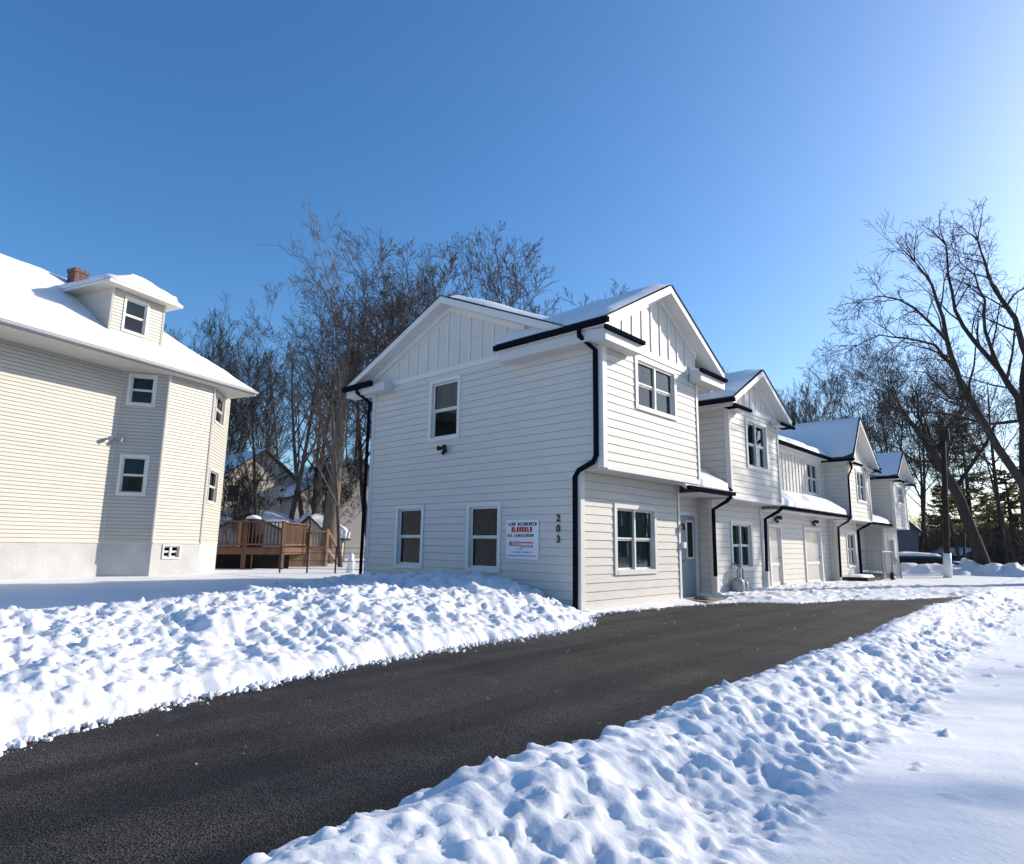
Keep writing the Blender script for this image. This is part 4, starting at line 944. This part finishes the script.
for k in range(60):
    y_ = R_.uniform(-10, 10); x_ = R_.uniform(1.0, 5.0); r = .004 + .010 * R_.random() ** 3
    if x_ > float(np.interp(y_, [q[0] for q in etab], [q[1] for q in etab])): crumb(x_, y_, r * .28, r)
tag(b.build('snow_crumbs', M['snow']), 'small broken crumbs of snow along the edge of the driveway', 'snow', None, 'stuff')

# ------------------------------------------------------------------ trees
class Tree:
    def __init__(s, seed, maxlev=4, twig=.006, dens=1.0, up=.25, wander=.15, ang=(28, 58)):
        s.r = random.Random(seed); s.trunk = MB(); s.crown = MB(); s.maxlev = maxlev; s.twig = twig; s.dens = dens; s.up = up; s.w = wander; s.ang = ang
    def rv(s):
        while True:
            v = Vector((s.r.uniform(-1, 1), s.r.uniform(-1, 1), s.r.uniform(-1, 1)))
            if .05 < v.length < 1: return v.normalized()
    def limb(s, pts, r0, r1, lev, first=.3, main=True, count=None, clen=.5):
        """polyline branch with children"""
        n = len(pts); L = sum((pts[i + 1] - pts[i]).length for i in range(n - 1))
        rads = [max(s.twig, r0 + (r1 - r0) * (i / (n - 1))) for i in range(n)]
        sides = 10 if r0 > .12 else 6 if r0 > .05 else 4 if r0 > .02 else 3
        (s.trunk if lev <= 1 and r0 > .06 else s.crown).tube(pts, rads, sides, False)
        if lev >= s.maxlev: return
        if count is None: count = s.dens * {0: 10, 1: 7, 2: 6, 3: 5}.get(lev, 4)
        c = int(count + s.r.random())
        for k in range(c):
            t = first + (1 - first) * (k + s.r.random()) / c; t = min(t, .97); f = t * (n - 1); i = min(int(f), n - 2); p = pts[i].lerp(pts[i + 1], f - i); tg = (pts[i + 1] - pts[i]).normalized()
            rr = rads[i] + (rads[i + 1] - rads[i]) * (f - i)
            side = s.rv(); side = (side - tg * side.dot(tg)); 
            if side.length < .1: continue
            side.normalize(); a = rad(s.r.uniform(*s.ang)); dr = tg * math.cos(a) + side * math.sin(a)
            ln = L * clen * s.r.uniform(.65, 1.2) * (1.15 - .5 * t)
            cr_ = max(s.twig, rr * s.r.uniform(.40, .62))
            s.grow(p, dr, ln, cr_, lev + 1)
    def grow(s, p, d, ln, r, lev, main=False):
        n = {0: 7, 1: 6, 2: 5, 3: 4}.get(lev, 3); pts = [p.copy()]; d = d.normalized()
        for i in range(n):
            d = (d + s.rv() * s.w + Vector((0, 0, s.up * (.6 if lev < 3 else .35)))).normalized() if lev > 0 else (d + s.rv() * s.w * .35 + Vector((0, 0, .05))).normalized()
            pts.append(pts[-1] + d * (ln / n))
        s.limb(pts, r, max(s.twig, r * (.16 if lev else .12)), lev, first=.22 if lev else .35)
    def build(s, name, label, base, m='bark', group=None):
        root = thing(name, label, 'tree', tuple(base), group); s.trunk.build('trunk', M[m], root, True)
        if s.crown.f: s.crown.build('crown', M[m], root, False)
        return root

def auto_tree(label, px, dep, ht, seed, r=.22, lean=(0, 0), m='bark', maxlev=4, dens=1.0, up=.25, forks=0, zb=0.0, group=None, twig=.0085, name='bare_tree', wander=.14, ang=(28, 58)):
    base = dpx(px, zb, dep); T = Tree(seed, maxlev, twig, dens, up, wander, ang)
    R_ = T.r; d0 = Vector((lean[0], lean[1], 1)).normalized()
    if forks:
        for k in range(forks):
            a = 2 * math.pi * (k + R_.random() * .6) / forks; dd = (d0 + Vector((math.cos(a), math.sin(a), 0)) * R_.uniform(.12, .38)).normalized()
            T.grow(base + Vector((math.cos(a), math.sin(a), 0)) * r * .6 - Vector((0, 0, .2)), dd, ht * R_.uniform(.75, 1), r * R_.uniform(.5, .75), 0)
    else: T.grow(base - Vector((0, 0, .2)), d0, ht, r, 0)
    return T.build(name, label, base, m, group)

G1 = 'bare trees behind the deck'
auto_tree('bare many-stemmed tree rising behind the snowy narrow shed', 312, 40, 15.0, 101, .36, forks=4, dens=.75, up=.16, group=G1, m='barkg')
auto_tree('tall bare tree with the widest crown, its trunk hidden by the nearest townhouse', 378, 41, 19.0, 102, .46, forks=4, dens=1.0, up=.12, group=G1, m='bark', ang=(26, 52), twig=.012)
auto_tree('bare tree whose crown shows above the nearest gable peak', 446, 42, 19.5, 103, .44, forks=4, dens=1.0, up=.12, group=G1, m='bark', ang=(26, 52), twig=.012)
auto_tree('bare tree whose upper twigs show over the nearest roof valley', 528, 43, 17.2, 104, .42, forks=4, dens=1.0, up=.12, group=G1, m='bark', ang=(26, 52), twig=.012)
auto_tree('low brushy thicket of bare stems before the beige gabled house', 238, 35, 5.5, 121, .06, forks=7, dens=.8, up=.2, group=G1, m='barkd')
auto_tree('low brushy thicket of bare stems behind the pale wooden stair', 322, 40, 7.0, 122, .07, forks=7, dens=.8, up=.2, group=G1, m='barkd')
auto_tree('slim dark bare tree standing right behind the deck railing', 257, 34, 9.5, 105, .13, dens=.8, up=.22, group=G1, m='barkd')
auto_tree('thick grey trunked bare tree close to the left corner of the nearest townhouse', 328, 36, 15.5, 106, .48, lean=(.02, 0), dens=.95, up=.16, group=G1, m='barkg')
auto_tree('leaning bare tree between the slim dark tree and the many-stemmed one', 282, 38, 13.5, 107, .2, lean=(.12, .1), dens=1.0, up=.2, group=G1, m='bark')
auto_tree('slender bare tree beside the townhouse downspout', 343, 31, 9.0, 108, .12, lean=(-.10, -.06), dens=.9, up=.2, group=G1, m='bark')
auto_tree('bare tree behind the beige house, left of the many-stemmed tree', 280, 50, 17.5, 109, .24, forks=3, dens=.7, up=.15, group=G1, m='bark')
auto_tree('bare tree far behind, its twigs between the nearest gable and the widest crown', 365, 52, 21, 110, .28, forks=3, dens=.95, up=.13, group=G1, m='bark')
G2 = 'bare trees beyond the old house roof'
for i, (px, dep, ht) in enumerate(((176, 48, 15.5), (206, 50, 15), (236, 54, 14.5))):
    auto_tree(['dense bare tree seen just right of the roof dormer', 'bare tree over the sloping edge of the old snowy roof', 'bare tree above the eave corner of the old house'][i], px, dep, ht, 130 + i, .22, forks=4, dens=1.05, up=.22, group=G2, m='barkd', ang=(18, 42))
G3 = 'bare trees behind the row of townhouses'
for i, (px, dep, ht, lab) in enumerate(((745, 52, 12.5, 'pale thin bare tree behind the second townhouse roof'), (783, 56, 13, 'bare tree between the second roof and the long snowy roof'), (806, 54, 13, 'dense bare tree over the middle of the long snowy roof'), (828, 58, 13, 'bare tree over the right end of the long snowy roof'))):
    auto_tree(lab, px, dep, ht, 150 + i, .18, forks=5, dens=.95 if i else .7, up=.28, group=G3, m='bark', ang=(18, 42))
G4 = 'bare trees along the woods past the far lot'
for i, (px, dep, ht, lab, r_) in enumerate(((874, 50, 15, 'bare tree just above the third townhouse gable', .17), (893, 46, 12, 'thin bare tree rising over the farthest townhouse roof', .13), (913, 44, 13.5, 'dark bare tree right beside the farthest townhouse', .22), (927, 48, 12, 'bare tree left of the utility pole', .16), (961, 42, 12, 'bare tree right of the utility pole', .16), (1003, 46, 14, 'bare tree behind the big leaning trunk', .2), (1018, 38, 12, 'bare tree at the far right edge of the woods', .18), (938, 62, 15, 'bare tree deep behind the utility pole', .2), (975, 66, 16, 'bare tree deep in the woods right of the pole', .2), (901, 64, 15, 'bare tree deep behind the farthest townhouse', .2))):
    auto_tree(lab, px, dep, ht, 170 + i, r_, forks=0 if i % 2 else 2, lean=((-.05, .04), (.05, 0), (0, 0))[i % 3], dens=1.0, up=.16, group=G4, m='barkd')

# big leaning tree on the right, its limbs traced along the photo's branches but spread in depth
def poly(pts, dep, spread, sd):
    R_ = random.Random(sd); out = []; o = 0
    for i, (x_, y_) in enumerate(pts): out.append(at(x_, y_, dep + o)); o += R_.uniform(-.2, 1) * spread
    return out
def refine(pts, k=2, jit=.06, sd=0):
    R_ = random.Random(sd)
    for _ in range(k):
        o = [pts[0]]
        for i in range(len(pts) - 1):
            a, c = pts[i], pts[i + 1]; L = (c - a).length; o += [a.lerp(c, .5) + Vector((R_.uniform(-1, 1), R_.uniform(-1, 1), R_.uniform(-1, 1))) * L * jit, c]
        pts = o
    return pts
T = Tree(301, 4, .0062, 1.0, .0, .18, (30, 64)); dep = 24.0
tb = at(1046, 590, dep); tb.z = 0
tr_pts = [tb, at(1036, 520, dep), at(1031, 440, dep), at(1028, 380, dep + .3), at(1036, 300, dep + .6), at(1052, 230, dep + 1)]
T.limb(refine(tr_pts, 1, .02), .55, .10, 0, .75, count=0)
limbs = [([(1031, 500), (1012, 468), (985, 425), (962, 388), (950, 352), (943, 318), (932, 285), (915, 262)], .21, .03, -.25),
         ([(1028, 440), (1018, 398), (1000, 370), (975, 342), (955, 310), (948, 275), (946, 245)], .17, .03, .5),
         ([(974, 405), (952, 365), (935, 345), (905, 338), (880, 335), (858, 345)], .10, .015, .3),
         ([(1034, 375), (1015, 318), (995, 290), (985, 262), (978, 240)], .14, .025, -.4),
         ([(1027, 420), (990, 424), (955, 415), (920, 412), (890, 410), (872, 402)], .08, .012, .35),
         ([(950, 345), (925, 318), (900, 300), (880, 296), (862, 300)], .075, .012, -.3),
         ([(985, 425), (972, 400), (950, 398), (925, 372), (905, 372)], .06, .010, .2),
         ([(1000, 370), (985, 330), (985, 300), (975, 275), (960, 262)], .09, .015, .6)]
for i, (pts, a, c, sp_) in enumerate(limbs):
    q = refine(poly(pts, dep, sp_, i), 1, .04, i); T.limb(q, a * .80, c * .8, 1, .18, count=11, clen=.34)
    for _e in range(3): T.grow(q[-1], (q[-1] - q[-2]).normalized() + T.rv() * .5, 1.3, c, 2)
T.build('bare_tree', 'largest bare tree, its heavy trunk at the right edge and limbs spreading over the lot', tb, 'barkd', 'trees around the far lot')
T = Tree(302, 4, .008, 1.0, .12, .22); dep = 33.0
tb = at(988, 580, dep); tb.z = 0
T.limb(refine([tb, at(975, 540, dep), at(960, 500, dep), at(944, 470, dep), at(930, 445, dep)], 1, .02), .33, .17, 0, .5, count=4)
for i, (pts, a, c) in enumerate([([(944, 470), (925, 440), (905, 415), (893, 395)], .2, .03), ([(936, 458), (950, 430), (962, 405), (968, 380)], .14, .02), ([(955, 492), (975, 460), (990, 435), (1002, 415)], .12, .02), ([(940, 462), (915, 462), (898, 448)], .08, .015), ([(930, 445), (918, 415), (915, 385)], .12, .02)]):
    q = refine(poly(pts, dep, .5, 20 + i), 1, .04, 30 + i); T.limb(q, a, c, 1, .2, count=9, clen=.4)
    for _e in range(2): T.grow(q[-1], (q[-1] - q[-2]).normalized() + T.rv() * .5, 2.2, c * .8, 2)
T.build('bare_tree', 'thick dark trunk leaning left across the woods, right of the utility pole', tb, 'barkd', 'trees around the far lot')

# pines behind the lot
def pine(label, px, dep, ht, seed, spread=3.0):
    base = dpx(px, 0, dep); R_ = random.Random(seed); tr = MB(); cr = MB(); br = MB()
    tr.tube([base + Vector((0, 0, -.2)), base + Vector((.1, 0, ht * .5)), base + Vector((0, .1, ht))], [.24, .16, .03], 8, False)
    z = ht * .10
    while z < ht:
        f = 1 - z / ht; k = R_.randint(3, 5)
        for _ in range(k):
            a = R_.uniform(0, 6.283); L = spread * (f ** .7) * R_.uniform(.55, 1.15) + .3; d = Vector((math.cos(a), math.sin(a), R_.uniform(-.1, .25))).normalized(); p0 = base + Vector((0, 0, z)); p1 = p0 + d * L * .6 + Vector((0, 0, -.05 * L)); p2 = p0 + d * L + Vector((0, 0, .06 * L))
            br.tube([p0, p1, p2], [.03, .02, .008], 4, False)
            for _k in range(int(10 + L * 14)):
                t = R_.uniform(.2, 1); q = (p0.lerp(p1, t / .6) if t < .6 else p1.lerp(p2, (t - .6) / .4)) + Vector((R_.gauss(0, .16), R_.gauss(0, .16), R_.gauss(.03, .09))) * (.4 + L * .22)
                s_ = R_.uniform(.10, .24); b1 = Vector((R_.uniform(-1, 1), R_.uniform(-1, 1), R_.uniform(-.3, .5))).normalized() * s_; b2 = b1.cross(Vector((R_.uniform(-1, 1), R_.uniform(-1, 1), R_.uniform(-1, 1)))).normalized() * s_ * .28
                cr.add([q - b1 - b2, q + b1 * .4 - b2, q + b1, q - b1 + b2], [(0, 1, 2, 3)])
        z += ht * .035 * R_.uniform(.7, 1.3)
    root = thing('pine_tree', label, 'tree', tuple(base), 'pines at the edge of the woods'); tr.build('trunk', M['barkd'], root, True); br.build('branches', M['barkd'], root); cr.build('crown', M['needle'], root)
for i, (px, dep, ht, sp_, lab) in enumerate(((972, 56, 13.5, 3.6, 'tall ragged pine with layered boughs behind the leaning trunk'), (1012, 52, 8, 3.2, 'broad olive pine low behind the leaning trunk'), (946, 60, 7.5, 2.8, 'low olive pine behind the utility pole'), (1050, 50, 12, 3.6, 'ragged pine at the right edge of the picture'), (990, 62, 7, 3.0, 'low dark pine between the two olive pines'))):
    pine(lab, px, dep, ht, 400 + i, sp_)
# brown scrub of the wood edge
R_ = random.Random(77); b = MB()
for k in range(2800):
    px = R_.uniform(880, 1090); dep = R_.uniform(46, 84); p = dpx(px, -.1, dep); h = R_.uniform(1.2, 4.0) + 3.2 * R_.random() ** 2; q = p
    pts = [p]; d = Vector((R_.gauss(0, .25), R_.gauss(0, .25), 1)).normalized()
    for j in range(4): d = (d + Vector((R_.gauss(0, .25), R_.gauss(0, .25), .1))).normalized(); pts.append(pts[-1] + d * h / 4)
    b.tube(pts, [.022, .018, .014, .010, .007], 3, False)
    for j in range(7):
        t = R_.randint(1, 3); e = pts[t] + Vector((R_.gauss(0, .5), R_.gauss(0, .5), R_.uniform(.1, .9))); b.tube([pts[t], pts[t].lerp(e, .5) + Vector((0, 0, .08)), e], [.010, .008, .005], 3, False)
tag(b.build('undergrowth', M['scrub']), 'tangled brown bare undergrowth along the edge of the woods', 'undergrowth', None, 'stuff')
# shade trees standing right of the view, whose shadows cross the snow
G5 = 'bare trees on the right lawn outside the picture'
for i, (x_, y_, ht) in enumerate(((17.3, 9.5, 13), (20.0, 15.0, 15), (20.5, 10.0, 14))):
    T = Tree(500 + i, 4, .010, .9, .12, .24); T.grow(Vector((x_, y_, -.2)), Vector((.02, .03, 1)), ht, .34, 0)
    T.build('bare_tree', ['bare shade tree nearest the camera on the right lawn', 'bare shade tree behind the nearest one on the right lawn', 'bare shade tree farthest right on the lawn', 'bare shade tree close to the far lot on the right lawn', 'tallest bare shade tree on the right lawn'][i], (x_, y_, 0), 'barkd', G5)

R_ = random.Random(91); b = MB(); fw = math.atan2(-RZ.y, -RZ.x)  # woods ring kept out of view, added to darken window reflections
for k in range(2600):
    a = R_.uniform(0, 6.283); da = (a - fw + math.pi) % (2 * math.pi) - math.pi
    if abs(da) < rad(52): continue
    rr = R_.uniform(55, 95); p = Vector((CAM.x + math.cos(a) * rr, CAM.y + math.sin(a) * rr, -.1)); h = R_.uniform(6, 12)
    pts = [p, p + Vector((R_.gauss(0, .3), R_.gauss(0, .3), h * .5)), p + Vector((R_.gauss(0, .8), R_.gauss(0, .8), h))]; b.tube(pts, [.22, .15, .05], 3, False)
    for j in range(6):
        q = pts[1].lerp(pts[2], R_.random() * .9) if j % 3 else pts[0].lerp(pts[1], R_.uniform(.4, 1)); e = q + Vector((R_.gauss(0, 1.2), R_.gauss(0, 1.2), R_.uniform(.6, 2.6))); b.tube([q, e], [.08, .03], 3, False)
tag(b.build('reflection_woods', M['scrub']), 'unseen ring of bare woods added to darken the window reflections', 'woods', None, 'stuff')

# ------------------------------------------------------------------ camera, light, world
cd = bpy.data.cameras.new('camera'); cam = bpy.data.objects.new('camera', cd); COL.objects.link(cam); S.camera = cam
from mathutils import Matrix
cam.matrix_world = Matrix(((RX.x, RY.x, RZ.x, CAM.x), (RX.y, RY.y, RZ.y, CAM.y), (RX.z, RY.z, RZ.z, CAM.z), (0, 0, 0, 1)))
cd.sensor_width = 36; cd.lens = F / 1024 * 36; cd.clip_start = .05; cd.clip_end = 2000
AZ, EL = rad(25.5), rad(24.5)                         # sun azimuth from +Y towards +X, elevation
sd = Vector((math.sin(AZ) * math.cos(EL), math.cos(AZ) * math.cos(EL), math.sin(EL)))
sl = bpy.data.lights.new('sun', 'SUN'); so = bpy.data.objects.new('sun', sl); COL.objects.link(so); sl.energy = 4.3; sl.angle = rad(.9); sl.color = (1, .90, .76)
so.rotation_euler = sd.to_track_quat('Z', 'Y').to_euler(); so.location = (0, 0, 30)
W = bpy.data.worlds.new('World'); S.world = W; W.use_nodes = True; nt = W.node_tree; bg = nt.nodes['Background']
sk = nt.nodes.new('ShaderNodeTexSky'); sk.sky_type = 'NISHITA'; sk.sun_disc = False; sk.sun_elevation = EL; sk.sun_rotation = AZ; sk.air_density = 1.0; sk.dust_density = 1.0; sk.ozone_density = 4.0; sk.altitude = 0
hs = nt.nodes.new('ShaderNodeHueSaturation'); hs.inputs['Saturation'].default_value = 1.2
nt.links.new(sk.outputs['Color'], hs.inputs['Color']); nt.links.new(hs.outputs['Color'], bg.inputs['Color']); bg.inputs['Strength'].default_value = .15
S.view_settings.view_transform = 'Standard'; S.view_settings.look = 'None'; S.view_settings.gamma = 1; S.view_settings.exposure = 0.40; S.view_settings.use_curve_mapping = False
S.render.engine = 'CYCLES'; S.cycles.max_bounces = 8; S.cycles.transparent_max_bounces = 12; S.cycles.use_denoising = True
